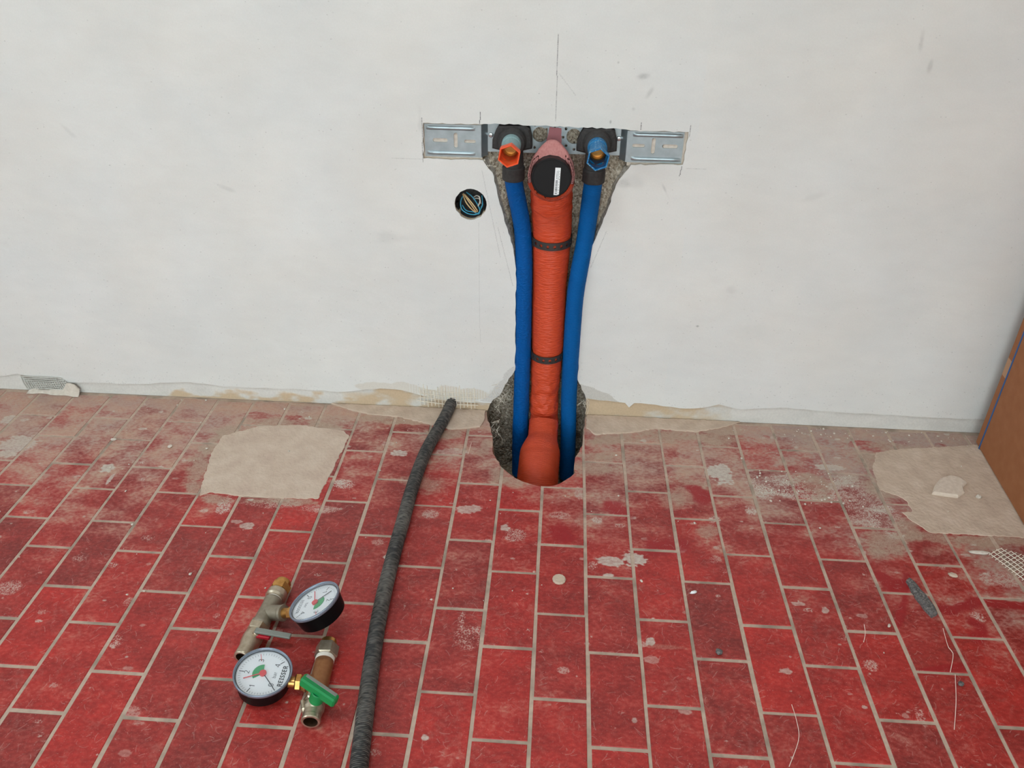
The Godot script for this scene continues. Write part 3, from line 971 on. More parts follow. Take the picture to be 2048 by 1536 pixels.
# the rest of the room, behind and beside the camera: unseen windows are placed to let the daylight in
func build_room():
	var x0 := -2.3
	var x1 := 1.75
	var z1 := 4.4
	var yt := 2.6
	var s := structure("ceiling")
	var b := mb()
	b.rbox(Vector3(x1 - x0 + 0.4, 0.15, z1 - ZW + 0.6), 0.0, at(Vector3((x0 + x1) / 2, yt + 0.075, (z1 + ZW) / 2)))
	part("ceiling_slab", b, mats.room_white, s)
	s = structure("wall_right")
	b = mb()
	b.rbox(Vector3(0.2, yt + 0.3, z1 - ZW + 0.4), 0.0, at(Vector3(x1 + 0.1, yt / 2 - 0.15, (z1 + ZW) / 2)))
	part("wall_slab", b, mats.room_white, s)
	s = structure("wall_left")
	b = mb()
	wall_with_opening(b, Transform3D(Basis(Vector3.BACK, Vector3.RIGHT, Vector3.UP), Vector3(x0 - 0.2, 0, 0)), Rect2(ZW - 0.2, -0.3, z1 - ZW + 0.4, yt + 0.3), Rect2(0.9, 0.95, 1.5, 1.3), 0.2)
	part("wall_slab", b, mats.room_white, s)
	s = structure("wall_front")
	b = mb()
	wall_with_opening(b, Transform3D(Basis(Vector3.RIGHT, Vector3.BACK, Vector3.UP), Vector3(0, 0, z1)), Rect2(x0 - 0.2, -0.3, x1 - x0 + 0.4, yt + 0.3), Rect2(-1.5, 0.25, 2.9, 2.15), 0.2)
	part("wall_slab", b, mats.room_white, s)
	# flat ceiling lamp out of view, placed to light floor and pit from above
	var lc := Vector3(-0.35, yt, 0.95)
	var lamp := thing("unseen_ceiling_lamp", lc, "unseen flat white rectangular ceiling lamp, out of view above the floor", "lamp")
	b = mb()
	for q in [Rect2(-0.62, -0.17, 1.24, 0.02), Rect2(-0.62, 0.15, 1.24, 0.02), Rect2(-0.62, -0.15, 0.02, 0.30), Rect2(0.60, -0.15, 0.02, 0.30)]:
		b.rbox(Vector3(q.size.x, 0.05, q.size.y), 0.002, at(lc + Vector3(q.get_center().x, -0.025, q.get_center().y)))
	part("unseen_lamp_frame", b, mats.aluminium, lamp)
	b = mb()
	b.rbox(Vector3(1.20, 0.004, 0.30), 0.0, at(lc + Vector3(0, -0.030, 0)))
	var glow := mat("unseen_lamp_diffuser", rgb(250, 250, 246), 0.6)
	glow.emission_enabled = true
	glow.emission = Color(1.0, 0.98, 0.94)
	glow.emission_energy_multiplier = 1.0
	part("unseen_lamp_diffuser", b, glow, lamp)
	var al := AreaLight3D.new()
	al.name = "unseen_lamp_light"
	al.area_size = Vector2(1.20, 0.30)
	al.light_color = Color(0.90, 0.97, 1.0)
	al.light_energy = 1.1
	al.area_range = 8.0
	al.shadow_enabled = true
	lamp.add_child(al)
	al.position = Vector3(0, -0.036, 0)
	al.rotation = Vector3(-PI / 2, 0, 0)
	window_frame("unseen_window_1", Transform3D(Basis(Vector3.RIGHT, Vector3.BACK, Vector3.UP), Vector3(0, 0, z1 + 0.08)), Rect2(-1.5, 0.25, 2.9, 2.15), 2)  # out of view behind the camera, placed to light the wall from the front
	window_frame("unseen_window_2", Transform3D(Basis(Vector3.BACK, Vector3.RIGHT, Vector3.UP), Vector3(x0 - 0.12, 0, 0)), Rect2(0.9, 0.95, 1.5, 1.3), 1)  # out of view, placed so daylight brightens the left of wall and floor

func rect_poly(r: Rect2) -> PackedVector2Array:
	return PackedVector2Array([r.position, Vector2(r.end.x, r.position.y), r.end, Vector2(r.position.x, r.end.y)])

func wall_with_opening(b: MB, xf: Transform3D, all: Rect2, gap: Rect2, thick: float):
	for p in pierced(rect_poly(all), [rect_poly(gap)]):
		b.prism(p, 0.0, thick, xf, 0.0, true)

func window_frame(called: String, xf: Transform3D, r: Rect2, bars: int):
	var s := structure(called)
	var b := mb()
	var f := 0.05
	for q in [Rect2(r.position.x, r.position.y, r.size.x, f), Rect2(r.position.x, r.end.y - f, r.size.x, f), Rect2(r.position.x, r.position.y + f, f, r.size.y - 2 * f), Rect2(r.end.x - f, r.position.y + f, f, r.size.y - 2 * f)]:
		b.prism(rect_poly(q), 0.0, 0.05, xf, 0.004, true)
	for k in bars:
		b.prism(rect_poly(Rect2(r.position.x + r.size.x * (k + 1) / (bars + 1) - f / 2, r.position.y + f, f, r.size.y - 2 * f)), 0.0, 0.05, xf, 0.004, true)
	part("window_frame", b, mats.aluminium, s)

func floor_tile(b: MB, c: int, r: int, pit: PackedVector2Array) -> bool:
	var z0 := row_offset(c) + r * TL
	var rect := PackedVector2Array([Vector2(c * TW + JOINT / 2, z0 + JOINT / 2), Vector2((c + 1) * TW - JOINT / 2, z0 + JOINT / 2), Vector2((c + 1) * TW - JOINT / 2, z0 + TL - JOINT / 2), Vector2(c * TW + JOINT / 2, z0 + TL - JOINT / 2)])
	# tiles vary by fractions of a millimetre in place and turn
	var k := (c + 60) * 53 + (r + 30)
	var sh := Vector2(hash1(k) - 0.5, hash1(k + 7001) - 0.5) * 0.0012
	var tn := (hash1(k + 9001) - 0.5) * 0.008
	var mid := (rect[0] + rect[2]) / 2
	for i in 4:
		rect[i] = mid + (rect[i] - mid).rotated(tn) + sh
	var wallside := PackedVector2Array([Vector2(-9, -9), Vector2(9, -9), Vector2(9, ZW + 0.002), Vector2(-9, ZW + 0.002)])
	var any := false
	for p in Geometry2D.clip_polygons(rect, wallside):
		for q in Geometry2D.clip_polygons(p, pit):
			if q.size() >= 3:
				b.prism(q, -0.012, 0.0004 * (hash1(k + 33) - 0.5), Transform3D.IDENTITY, 0.0008)
				any = true
	return any

func build_floor():
	var fl := structure("floor")
	var pit := ragged(pit_outline(), 0.009, 0.0016, 3)
	# mortar bed that shows in the joints
	var b := mb(1)
	var bed := PackedVector2Array([Vector2(-2.3, ZW - 0.15), Vector2(1.75, ZW - 0.15), Vector2(1.75, 4.6), Vector2(-2.3, 4.6)])
	for p in Geometry2D.clip_polygons(bed, pit):
		b.prism(p, -0.25, -0.0010, Transform3D.IDENTITY)
	part("mortar_bed", b, mats.grout, fl)
	# tiles in view one by one, the others joined
	var rest := mb(1)
	for c in range(-28, 21):
		for r in range(-3, 10):
			var x := (c + 0.5) * TW
			var z := row_offset(c) + (r + 0.5) * TL
			var span := 1.0 + 0.36 * clampf((0.55 - z) / 0.88, 0.0, 1.0)
			var seen := z < 0.66 and x > -0.78 * span and x < 0.74 * span
			if seen:
				var tb := mb(1)
				if floor_tile(tb, c, r, pit):
					part("tile", tb, mats.tile_glaze, fl)
			else:
				floor_tile(rest, c, r, pit)
	var o := part("outer_tiles", rest, mats.tile_glaze, fl)
	o.set_meta("kind", "stuff")
	# lining of the broken-out pit below the pipes
	b = mb()
	var nz := FastNoiseLite.new()
	nz.seed = 8
	nz.frequency = 22.0
	var rows := []
	var inner := []
	for i in 9:
		var y := -0.002 - 0.028 * i
		var line := PackedVector3Array()
		for p in pit:
			var q := p
			if i > 0 and p.y > -0.40:
				var inw := (Vector2(-0.02, -0.24) - p).normalized()
				q += inw * (nz.get_noise_3d(p.x * 1.5, y * 1.5, p.y * 1.5) * 0.014 - 0.002 * i)
			line.append(Vector3(q.x, y, q.y))
		rows.append(line)
		inner.append(Vector3(0.5, 5, 0))
	b.sheet(rows, false, inner)
	part("pit_lining", b, mats.earth, fl)
	b = mb()
	rows = []
	inner = []
	for i in 24:
		var line := PackedVector3Array()
		for j in 20:
			var x := -0.16 + 0.28 * j / 19.0
			var z := -0.43 + 0.39 * i / 23.0
			line.append(Vector3(x, -0.19 + 0.022 * nz.get_noise_2d(x * 2.0, z * 2.0), z))
		rows.append(line)
		inner.append(Vector3(0, -2, 0))
	b.sheet(rows, false, inner)
	part("pit_bottom", b, mats.earth, fl)
	# areas made good with screed
	var made := [
		["screed", [Vector2(-0.6626, -0.1313), Vector2(-0.6624, -0.1883), Vector2(-0.5975, -0.2298), Vector2(-0.5153, -0.2401), Vector2(-0.4181, -0.226), Vector2(-0.4026, -0.2092), Vector2(-0.4082, -0.1024), Vector2(-0.4141, -0.0064), Vector2(-0.4569, -0.0045), Vector2(-0.5606, -0.0036), Vector2(-0.6197, -0.0092), Vector2(-0.6343, 0.0021), Vector2(-0.6421, -0.0223)], 0.0009],
		["screed_grey", [Vector2(0.6746, -0.2379), Vector2(0.7279, -0.2542), Vector2(0.8347, -0.2714), Vector2(0.93, -0.29), Vector2(1.02, -0.28), Vector2(1.02, 0.0), Vector2(0.8605, 0.0015), Vector2(0.7658, 0.0), Vector2(0.6955, 0.0005), Vector2(0.6714, -0.0317), Vector2(0.664, -0.052), Vector2(0.684, -0.056), Vector2(0.684, -0.084), Vector2(0.672, -0.1), Vector2(0.6441, -0.1155), Vector2(0.6492, -0.178)], 0.0009],
		["screed_grey", [Vector2(-0.47, -0.325), Vector2(-0.4275, -0.305), Vector2(-0.3768, -0.2892), Vector2(-0.311, -0.285), Vector2(-0.2429, -0.2622), Vector2(-0.1933, -0.2478), Vector2(-0.1373, -0.262), Vector2(-0.1295, -0.29), Vector2(-0.1295, -0.325)], 0.003],
		["screed_grey", [Vector2(0.0875, -0.325), Vector2(0.0875, -0.275), Vector2(0.1046, -0.2536), Vector2(0.1781, -0.2656), Vector2(0.2322, -0.286), Vector2(0.3146, -0.2796), Vector2(0.3715, -0.30), Vector2(0.4159, -0.325)], 0.003]]
	var sd := 70
	for q in made:
		b = mb()
		var pl := ragged(PackedVector2Array(q[1]), 0.005, 0.0015, sd)
		sd += 1
		b.prism(pl, -0.002, q[2], Transform3D.IDENTITY, 0.0008)
		part("screed_patch", b, mats[q[0]], fl)

func build_wall():
	var wl := structure("wall_back")
	var chase := ragged(chase_outline(), 0.008, 0.0012, 4)
	var hole := ragged(circle(Vector2(-0.1565, 0.4640), 0.0302, 14), 0.006, 0.0012, 6)
	# lower edge of the finish coat, broken off above the floor
	var foot := [Vector2(-2.3, 0.036), Vector2(-1.2071, 0.0356), Vector2(-1.165, 0.044), Vector2(-1.13, 0.034), Vector2(-1.07, 0.02), Vector2(-1.0275, 0.0279), Vector2(-0.9, 0.030), Vector2(-0.7767, 0.042), Vector2(-0.70, 0.034), Vector2(-0.6229, 0.0348), Vector2(-0.53, 0.036), Vector2(-0.4357, 0.0345), Vector2(-0.3583, 0.047), Vector2(-0.31, 0.045), Vector2(-0.2614, 0.032), Vector2(-0.20, 0.022), Vector2(-0.13, 0.022),
		Vector2(-0.10, 0.022), Vector2(0.05, 0.03), Vector2(0.0865, 0.045), Vector2(0.13, 0.0415), Vector2(0.1674, 0.038), Vector2(0.1769, 0.0268), Vector2(0.187, 0.0385), Vector2(0.2309, 0.037), Vector2(0.2843, 0.0305), Vector2(0.33, 0.034), Vector2(0.365, 0.045), Vector2(0.385, 0.04), Vector2(0.41, 0.0335), Vector2(0.4913, 0.0435), Vector2(0.56, 0.0405), Vector2(0.638, 0.038), Vector2(0.7927, 0.0364), Vector2(0.885, 0.0358), Vector2(1.75, 0.036)]
	var fine := ragged(PackedVector2Array(foot), 0.014, 0.0013, 12)
	var outer := PackedVector2Array([Vector2(1.75, 2.6), Vector2(-2.3, 2.6)])
	var low := PackedVector2Array(foot)
	low = fine.slice(0, fine.find(Vector2(1.75, 0.036)) + 1)
	low.append_array(outer)
	var b := mb(2)
	for p in pierced(low, [hole]):
		for q in Geometry2D.clip_polygons(p, chase):
			b.prism(q, -0.0035, 0.0, wall_frame(ZW))
	part("finish_coat", b, mats.wall_paint, wl)
	# rendering behind it, bare along the foot
	b = mb(3)
	var base := PackedVector2Array([Vector2(-2.3, 0.0), Vector2(1.75, 0.0), Vector2(1.75, 2.6), Vector2(-2.3, 2.6)])
	for p in pierced(base, [hole]):
		for q in Geometry2D.clip_polygons(p, chase):
			for strip in [Rect2(-9, -1, 18, 1.08), Rect2(-9, 0.08, 18, 9)]:     # the foot apart, so that its map stays straight
				for t in Geometry2D.intersect_polygons(q, rect_poly(strip)):
					b.prism(t, -0.17, -0.0035, wall_frame(ZW))
	part("base_coat", b, mats.base_coat, wl)
	# rough back of the chase
	b = mb()
	var nz := FastNoiseLite.new()
	nz.seed = 18
	nz.frequency = 26.0
	var rows := []
	var inner := []
	for i in 110:
		var line := PackedVector3Array()
		var y := -0.28 + 0.92 * i / 109.0
		for j in 80:
			var x := -0.27 + 0.52 * j / 79.0
			var dz := 0.010 * nz.get_noise_2d(x * 1.6, y * 1.6) + 0.006 * nz.get_noise_2d(x * 5.0 + 4.0, y * 5.0)
			var depth := lerpf(0.017, 0.060, sstep(0.088, 0.064, absf(x + 0.004)))
			if y > 0.50:
				depth = lerpf(depth, 0.032, clampf((y - 0.50) / 0.06, 0.0, 1.0))
			elif x < -0.128 or x > 0.13:
				depth = 0.075
			elif y < 0.15:
				depth = lerpf(depth, 0.060, clampf((0.15 - y) / 0.08, 0.0, 1.0))
			line.append(Vector3(x, y, ZW - depth + dz))
		rows.append(line)
		inner.append(Vector3(0, 0.3, -5))
	b.sheet(rows, false, inner)
	part("chase_back", b, mats.rubble, wl)
	# rough cheeks of the chase
	b = mb()
	for side in [[5, 12], [22, 31]]:
		var src := chase_outline().slice(side[0], side[1] + 1)
		var line := []
		for i in src.size() - 1:
			for k in 8:
				line.append(src[i].lerp(src[i + 1], k / 8.0))
		line.append(src[src.size() - 1])
		rows = []
		inner = []
		for i in line.size():
			var p: Vector2 = line[i]
			var out := 1.0 if p.x < 0.0 else -1.0
			var row := PackedVector3Array()
			for k in 7:
				var z := ZW - 0.0036 - 0.0045 * k
				var sx := out * (0.0006 * k + 0.003 * maxf(0.0, nz.get_noise_3d(p.x * 3.0, p.y * 3.0, z * 3.0)) * minf(k, 2))
				row.append(Vector3(p.x + sx, p.y, z))
			rows.append(row)
			inner.append(Vector3(p.x - out * 3.0, p.y, ZW))
		b.sheet(rows, false, inner)
	part("chase_cheeks", b, mats.cut_render, wl)
	# filler that beds the rail ends
	b = mb()
	b.prism(PackedVector2Array([Vector2(-0.245, 0.543), Vector2(-0.1345, 0.543), Vector2(-0.1345, 0.616), Vector2(-0.245, 0.616)]), -0.03, -0.0085, wall_frame(ZW))
	b.prism(PackedVector2Array([Vector2(0.1275, 0.544), Vector2(0.235, 0.544), Vector2(0.235, 0.614), Vector2(0.1275, 0.614)]), -0.03, -0.0085, wall_frame(ZW))
	part("rail_bedding", b, mats.plaster_lump, wl)

# ------------------------------------------------------------------ sink connections
func build_connections():
	# galvanised rail: two wings at the wall face, a perforated plate set deeper between them
	var rail := thing("mounting_rail", Vector3(0, 0.549, ZW - 0.008), "galvanised steel mounting rail set into the wall chase, with slotted wings", "rail")
	var wing_z := ZW - 0.0062
	var wings := [[-0.2386, -0.1365, 0.5510, 0.6088, [slot(Vector2(-0.2106, 0.5803), Vector2(0.0135, 0.0035)), slot(Vector2(-0.1825, 0.581), Vector2(0.0035, 0.0135)), slot(Vector2(-0.1567, 0.5796), Vector2(0.0105, 0.003))]], [0.1245, 0.2245, 0.5510, 0.6068, [slot(Vector2(0.1458, 0.581), Vector2(0.0112, 0.003)), slot(Vector2(0.1719, 0.5812), Vector2(0.0035, 0.0142)), slot(Vector2(0.2015, 0.5813), Vector2(0.0138, 0.0035))]]]
	for wg in wings:
		var b := mb()
		var r := Rect2(wg[0], wg[2], wg[1] - wg[0], wg[3] - wg[2])
		for p in pierced(rect_poly(r), wg[4]):
			b.prism(p, -0.0015, 0.0, wall_frame(wing_z))
		part("rail_wing", b, mats.zinc, rail)
		for yy in [wg[3] - 0.0066, wg[2] + 0.0066]:
			var e := mb()
			var x0: float = wg[0] + (0.003 if wg[0] < 0 else 0.009)
			var x1: float = wg[1] - (0.010 if wg[0] < 0 else 0.001)
			var rows := []
			var inner := []
			for i in 13:
				var k := i / 12.0
				var fade := clampf(minf(k, 1.0 - k) * 14.0, 0.02, 1.0)
				var row := PackedVector3Array()
				for j in 9:
					var a := PI * j / 8.0
					row.append(Vector3(lerpf(x0, x1, k), yy + 0.0036 * cos(a), wing_z - 0.0002 + 0.0032 * sin(a) * fade))
				rows.append(row)
				inner.append(Vector3(0, yy, wing_z - 1.0))
			e.sheet(rows, false, inner)
			part("bead", e, mats.zinc, rail)
	var deep := ZW - 0.020
	var holes := [circle(Vector2(-0.031, 0.592), 0.0135, 24), circle(Vector2(0.030, 0.5905), 0.0135, 24)]
	for p in [Vector2(-0.0402, 0.6085), Vector2(-0.0195, 0.6015), Vector2(-0.0402, 0.5685), Vector2(-0.0046, 0.607), Vector2(0.0152, 0.6035), Vector2(0.0105, 0.5883), Vector2(0.0165, 0.5735), Vector2(0.0313, 0.5672), Vector2(-0.0175, 0.582)]:
		holes.append(circle(p, 0.0026, 10))
	var cp := mb()
	for p in pierced(rect_poly(Rect2(-0.1255, 0.5585, 0.2395, 0.0525)), holes):
		cp.prism(p, -0.002, 0.0, wall_frame(deep))
	part("centre_plate", cp, mats.zinc, rail)
	for s in [[-0.1365, -0.1300, -0.1255], [0.1245, 0.1190, 0.1140]]:       # cranked steps between wing and plate
		var b := mb()
		var prof := [Vector2(s[0], wing_z), Vector2(s[0] + (s[1] - s[0]) * 0.35, wing_z - 0.001), Vector2(s[1], deep + 0.004), Vector2(s[2], deep)]
		var rows := []
		var inner := []
		for q in prof:
			rows.append(PackedVector3Array([Vector3(q.x, 0.5515, q.y), Vector3(q.x, 0.61, q.y)]))
			inner.append(Vector3(q.x, 0.58, -5))
		b.sheet(rows, false, inner)
		part("cranked_step", b, mats.zinc, rail)
	for p in [Vector2(-0.1200, 0.5889), Vector2(0.1107, 0.5891)]:
		var b := mb()
		var xf := Transform3D(Basis(Vector3.RIGHT, Vector3.BACK, Vector3.DOWN), Vector3(p.x, p.y, deep))
		b.lathe([Vector2(0.0046, 0), Vector2(0.0046, 0.001), Vector2(0.0034, 0.0026), Vector2(0, 0.0032)], 18, xf)
		b.rbox(Vector3(0.0044, 0.0009, 0.0009), 0.0, at(Vector3(p.x, p.y, deep + 0.0031)))
		b.rbox(Vector3(0.0009, 0.0044, 0.0009), 0.0, at(Vector3(p.x, p.y, deep + 0.0031)))
		part("screw", b, mat("bright_steel", rgb(206, 210, 212), 0.25, 0.9), rail)
	var pm := mb()
	pm.prism(ragged(PackedVector2Array([Vector2(-0.022, 0.5625), Vector2(0.0075, 0.5605), Vector2(0.0078, 0.5855), Vector2(0.0068, 0.6045), Vector2(-0.0145, 0.606)]), 0.003, 0.0006, 9), 0.0, 0.0003, wall_frame(deep))
	part("paint_mark", pm, mat("pink_paint", rgb(176, 112, 116), 0.8), rail, "dull pink paint mark on the plate")

	wall_elbow(-0.0800, -0.0765, "black insulated tap elbow holding the orange plug", mats.plug_orange)
	wall_elbow(0.0713, 0.0690, "black insulated tap elbow holding the blue plug", mats.plug_blue)
	plug(Vector3(-0.0800, 0.5845, ZW), mats.plug_dusty, mats.plug_orange, mats.plug_orange, "orange hexagonal plug with a dusty grey-blue neck in the tap elbow", "orange_plug")
	plug(Vector3(0.0713, 0.5835, ZW), mats.plug_blue, mats.plug_blue, mats.plug_blue_in, "blue hexagonal plug smeared with plaster in the tap elbow", "blue_plug")

	# cold and hot feeds in blue foil
	var nz := FastNoiseLite.new()
	nz.seed = 3
	nz.frequency = 1.0
	var zc := ZW - 0.0085
	for side in 2:
		var pts := [Vector3(-0.0765, 0.524, ZW + 0.012), Vector3(-0.0735, 0.500, ZW + 0.006), Vector3(-0.0590, 0.4174, zc), Vector3(-0.0543, 0.34, zc), Vector3(-0.0535, 0.2708, zc), Vector3(-0.0526, 0.1566, zc), Vector3(-0.0538, 0.0336, zc + 0.002), Vector3(-0.0545, -0.06, zc), Vector3(-0.054, -0.17, zc)]
		if side == 1:
			pts = [Vector3(0.0690, 0.524, ZW + 0.012), Vector3(0.0675, 0.500, ZW + 0.008), Vector3(0.0615, 0.4017, zc + 0.002), Vector3(0.0532, 0.335, zc + 0.008), Vector3(0.0484, 0.2751, zc + 0.008), Vector3(0.0472, 0.1613, zc + 0.006), Vector3(0.0480, 0.0390, zc + 0.002), Vector3(0.0515, -0.06, zc + 0.004), Vector3(0.0535, -0.17, zc + 0.006)]
		var path := smooth_path(pts, 420)
		var b := mb()
		if side == 0:
			b.tube(path, 0.0164, 36, true, func(k: float, an: float, i: int) -> float:
				var y: float = path[i].y
				var wr := 0.030 * nz.get_noise_3d(cos(an) * 1.2, sin(an) * 1.2, y * 60.0)
				wr += 0.012 * nz.get_noise_3d(cos(an) * 2.0, sin(an) * 2.0, y * 190.0)
				var low := 0.05 * nz.get_noise_3d(cos(an), sin(an), y * 22.0) * clampf((0.14 - y) / 0.1, 0.0, 1.0)
				return 1.0 + wr + low + 0.06 * clampf((0.12 - y) / 0.2, 0.0, 1.0))
		else:
			b.tube(path, 0.0168, 36, true, func(k: float, an: float, i: int) -> float:
				var y: float = path[i].y
				var ring := 0.012 * sin(y * 1900.0 + 2.0 * nz.get_noise_2d(an * 0.5, y * 30.0))
				var wr := 0.014 * nz.get_noise_3d(cos(an) * 1.5, sin(an) * 1.5, y * 150.0)
				return 1.0 + ring + wr + 0.02 * nz.get_noise_1d(y * 14.0))
		var feed := thing("water_pipe", Vector3(pts[8].x, -0.17, pts[8].z), "blue wrapped water pipe rising to the elbow with the %s plug" % ("orange" if side == 0 else "blue"), "pipe")
		part("foil_sleeve", b, mats.blue_film if side == 0 else mats.blue_film_light, feed)

	# waste pipe in orange foil
	var waste := thing("waste_pipe", Vector3(-0.005, -0.15, -0.2), "thick orange wrapped waste pipe with a black cap, between the blue pipes", "pipe")
	var zo := ZW - 0.015
	var wp := [Vector3(-0.0073, 0.528, zo + 0.012), Vector3(-0.0068, 0.500, zo + 0.012), Vector3(-0.0060, 0.475, zo + 0.006), Vector3(-0.0045, 0.450, zo - 0.001), Vector3(-0.0025, 0.3994, zo - 0.004), Vector3(-0.0028, 0.2729, zo - 0.006), Vector3(-0.0022, 0.1591, zo - 0.004), Vector3(-0.0045, 0.0362, zo + 0.002), Vector3(-0.0030, -0.03, zo + 0.010), Vector3(-0.003, -0.075, zo + 0.022), Vector3(-0.004, -0.16, zo + 0.03)]
	var wpath := smooth_path(wp, 420)
	var wr := []
	for p in wpath:
		var y: float = p.y
		var r := 0.0338
		if y > 0.27:
			r = lerpf(0.0338, 0.0385, clampf((y - 0.30) / 0.14, 0.0, 1.0))
		elif y < 0.2:
			r = lerpf(0.0338, 0.0302, clampf((0.2 - y) / 0.15, 0.0, 1.0))
		wr.append(r)
	var b2 := mb()
	b2.tube(wpath, wr, 60, true, func(k: float, an: float, i: int) -> float:
		var y: float = wpath[i].y
		var f := 0.006 * nz.get_noise_3d(cos(an) * 3.0, sin(an) * 3.0, y * 210.0) + 0.010 * nz.get_noise_3d(cos(an), sin(an), y * 34.0)
		var crumple := clampf((y - 0.41) / 0.05, 0.0, 1.0) + 1.3 * clampf((0.13 - y) / 0.06, 0.0, 1.0)
		f += 0.06 * crumple * nz.get_noise_3d(cos(an) * 1.3 + 9.0, sin(an) * 1.3, y * 26.0)
		f += 0.016 * crumple * sin((y + 0.010 * cos(an * 2.0)) * 230.0 + 4.0 * nz.get_noise_2d(an, y * 20.0))
		for q in [[0.392, 0.010], [0.142, 0.009], [0.052, 0.008], [-0.005, 0.006]]:
			f -= 0.05 * exp(-pow((y - q[0]) / q[1], 2.0))
		return 1.0 + f)
	part("foil_sleeve", b2, mats.orange_film, waste)
	# lower bend: a fatter piece that turns forward under the floor
	b2 = mb()
	var bend := smooth_path([Vector3(-0.0035, -0.005, ZW + 0.018), Vector3(-0.0045, -0.03, ZW + 0.045), Vector3(-0.0085, -0.050, ZW + 0.085), Vector3(-0.0105, -0.075, ZW + 0.135), Vector3(-0.011, -0.125, ZW + 0.165), Vector3(-0.011, -0.17, ZW + 0.17)], 90)
	var br := []
	for i in bend.size():
		var k := float(i) / (bend.size() - 1)
		br.append(lerpf(0.031, 0.0425, sstep(0.12, 0.34, k)))
	b2.tube(bend, br, 48, true, func(k: float, an: float, i: int) -> float:
		return 1.0 + 0.02 * nz.get_noise_3d(cos(an) * 1.5, sin(an) * 1.5, k * 9.0))
	part("lower_bend", b2, mats.orange_film, waste)
	# foam collar, opened like a hood above the cap
	var cc := Vector3(-0.0073, 0.5385, -0.2640)
	b2 = mb()
	var rows := []
	var inner := []
	for lay in [[0.0352, -0.016, 0.0], [0.0362, -0.006, 0.55], [0.0375, 0.0, 1.0], [0.0405, -0.001, 1.0], [0.0415, -0.010, 0.9], [0.0410, -0.026, 0.6], [0.038, -0.040, 0.1]]:
		var row := PackedVector3Array()
		for j in 64:
			var an := TAU * j / 64
			var up := maxf(0.0, sin(an))
			var lift: float = pow(up, 1.6) * 0.017 * lay[2]
			var back: float = pow(up, 1.3) * 0.030 * lay[2]
			var wob: float = 0.0012 * nz.get_noise_2d(cos(an) * 4.0, sin(an) * 4.0 + lay[1] * 90.0)
			var rr: float = lay[0] + wob
			var narrow: float = 1.0 - 0.16 * pow(up, 2.0) * lay[2]
			row.append(cc + Vector3(cos(an) * rr * narrow, sin(an) * rr + lift, lay[1] - back))
		rows.append(row)
		inner.append(cc + Vector3(0, 0.004, -0.012))
	b2.sheet(rows, true, inner)
	part("foam_collar", b2, mats.pink_foam, waste, "dusty pink foam collar, open like a hood")
	# orange foil that overlaps the collar from below
	b2 = mb()
	rows = []
	inner = []
	for i in 12:
		var k := i / 11.0
		var row := PackedVector3Array()
		for j in 41:
			var an := PI * 1.08 + PI * 0.84 * j / 40.0
			var rr: float = [0.0353, 0.0385, 0.0415][i] if i < 3 else lerpf(0.0425, 0.0432, k)
			var zz: float = [0.0016, 0.0026, 0.0012][i] if i < 3 else lerpf(-0.002, -0.045, (i - 3) / 8.0)
			var p := cc + Vector3(cos(an) * rr, sin(an) * rr, zz)
			p.y -= 0.014 * k * k * absf(sin(an))
			p += Vector3(0, 0.0016, 0.0012) * nz.get_noise_2d(an * 6.0, k * 5.0)
			row.append(p)
		rows.append(row)
		inner.append(cc + Vector3(0, 0, -0.02))
	b2.sheet(rows, false, inner)
	part("foil_collar", b2, mats.orange_film, waste)
	b2 = mb()
	var cxf := Transform3D(Basis(Vector3.RIGHT, Vector3.BACK, Vector3.DOWN), cc)
	b2.lathe([Vector2(0.0344, -0.03), Vector2(0.0350, 0.0008), Vector2(0.0340, 0.0026), Vector2(0.0326, 0.0026), Vector2(0.0321, 0.0016), Vector2(0.0, 0.0016)], 56, cxf)
	var cap := part("end_cap", b2, mats.black_plastic, waste, "black plastic end cap")
	b2 = mb()
	b2.rbox(Vector3(0.0094, 0.0490, 0.0004), 0.0, Transform3D(Basis(Vector3.BACK, -0.03), cc + Vector3(0.0108, -0.0058, 0.0019)))
	part("paper_label", b2, mats.label_white, cap, "white paper label with a barcode")
	b2 = mb()
	var lb := Basis(Vector3.BACK, -0.03)
	var lo := cc + Vector3(0.0108, -0.0058, 0.00215)
	var rnd := RandomNumberGenerator.new()
	rnd.seed = 2
	var yy := -0.022
	while yy < 0.002:                                      # bars
		var t := rnd.randf_range(0.0004, 0.0012)
		b2.rbox(Vector3(0.0040, t, 0.0001), 0.0, Transform3D(lb, lo + lb * Vector3(-0.0008, yy, 0)))
		yy += t + rnd.randf_range(0.0005, 0.0011)
	for k in 26:                                           # rows of small type beside and above the bars
		b2.rbox(Vector3(0.0009, rnd.randf_range(0.0006, 0.0014), 0.0001), 0.0, Transform3D(lb, lo + lb * Vector3([0.0032, 0.0012, -0.0012][k % 3], (-0.02 + 0.0016 * k) if k % 3 == 0 else 0.004 + 0.0006 * k, 0)))
	part("print", b2, mats.print_black, cap)

	strap(0.3925, 0.0372, zo - 0.004, "black perforated strap around the orange pipe below its hood")
	strap(0.1420, 0.0335, zo - 0.004, "black perforated strap around the orange pipe near the floor")

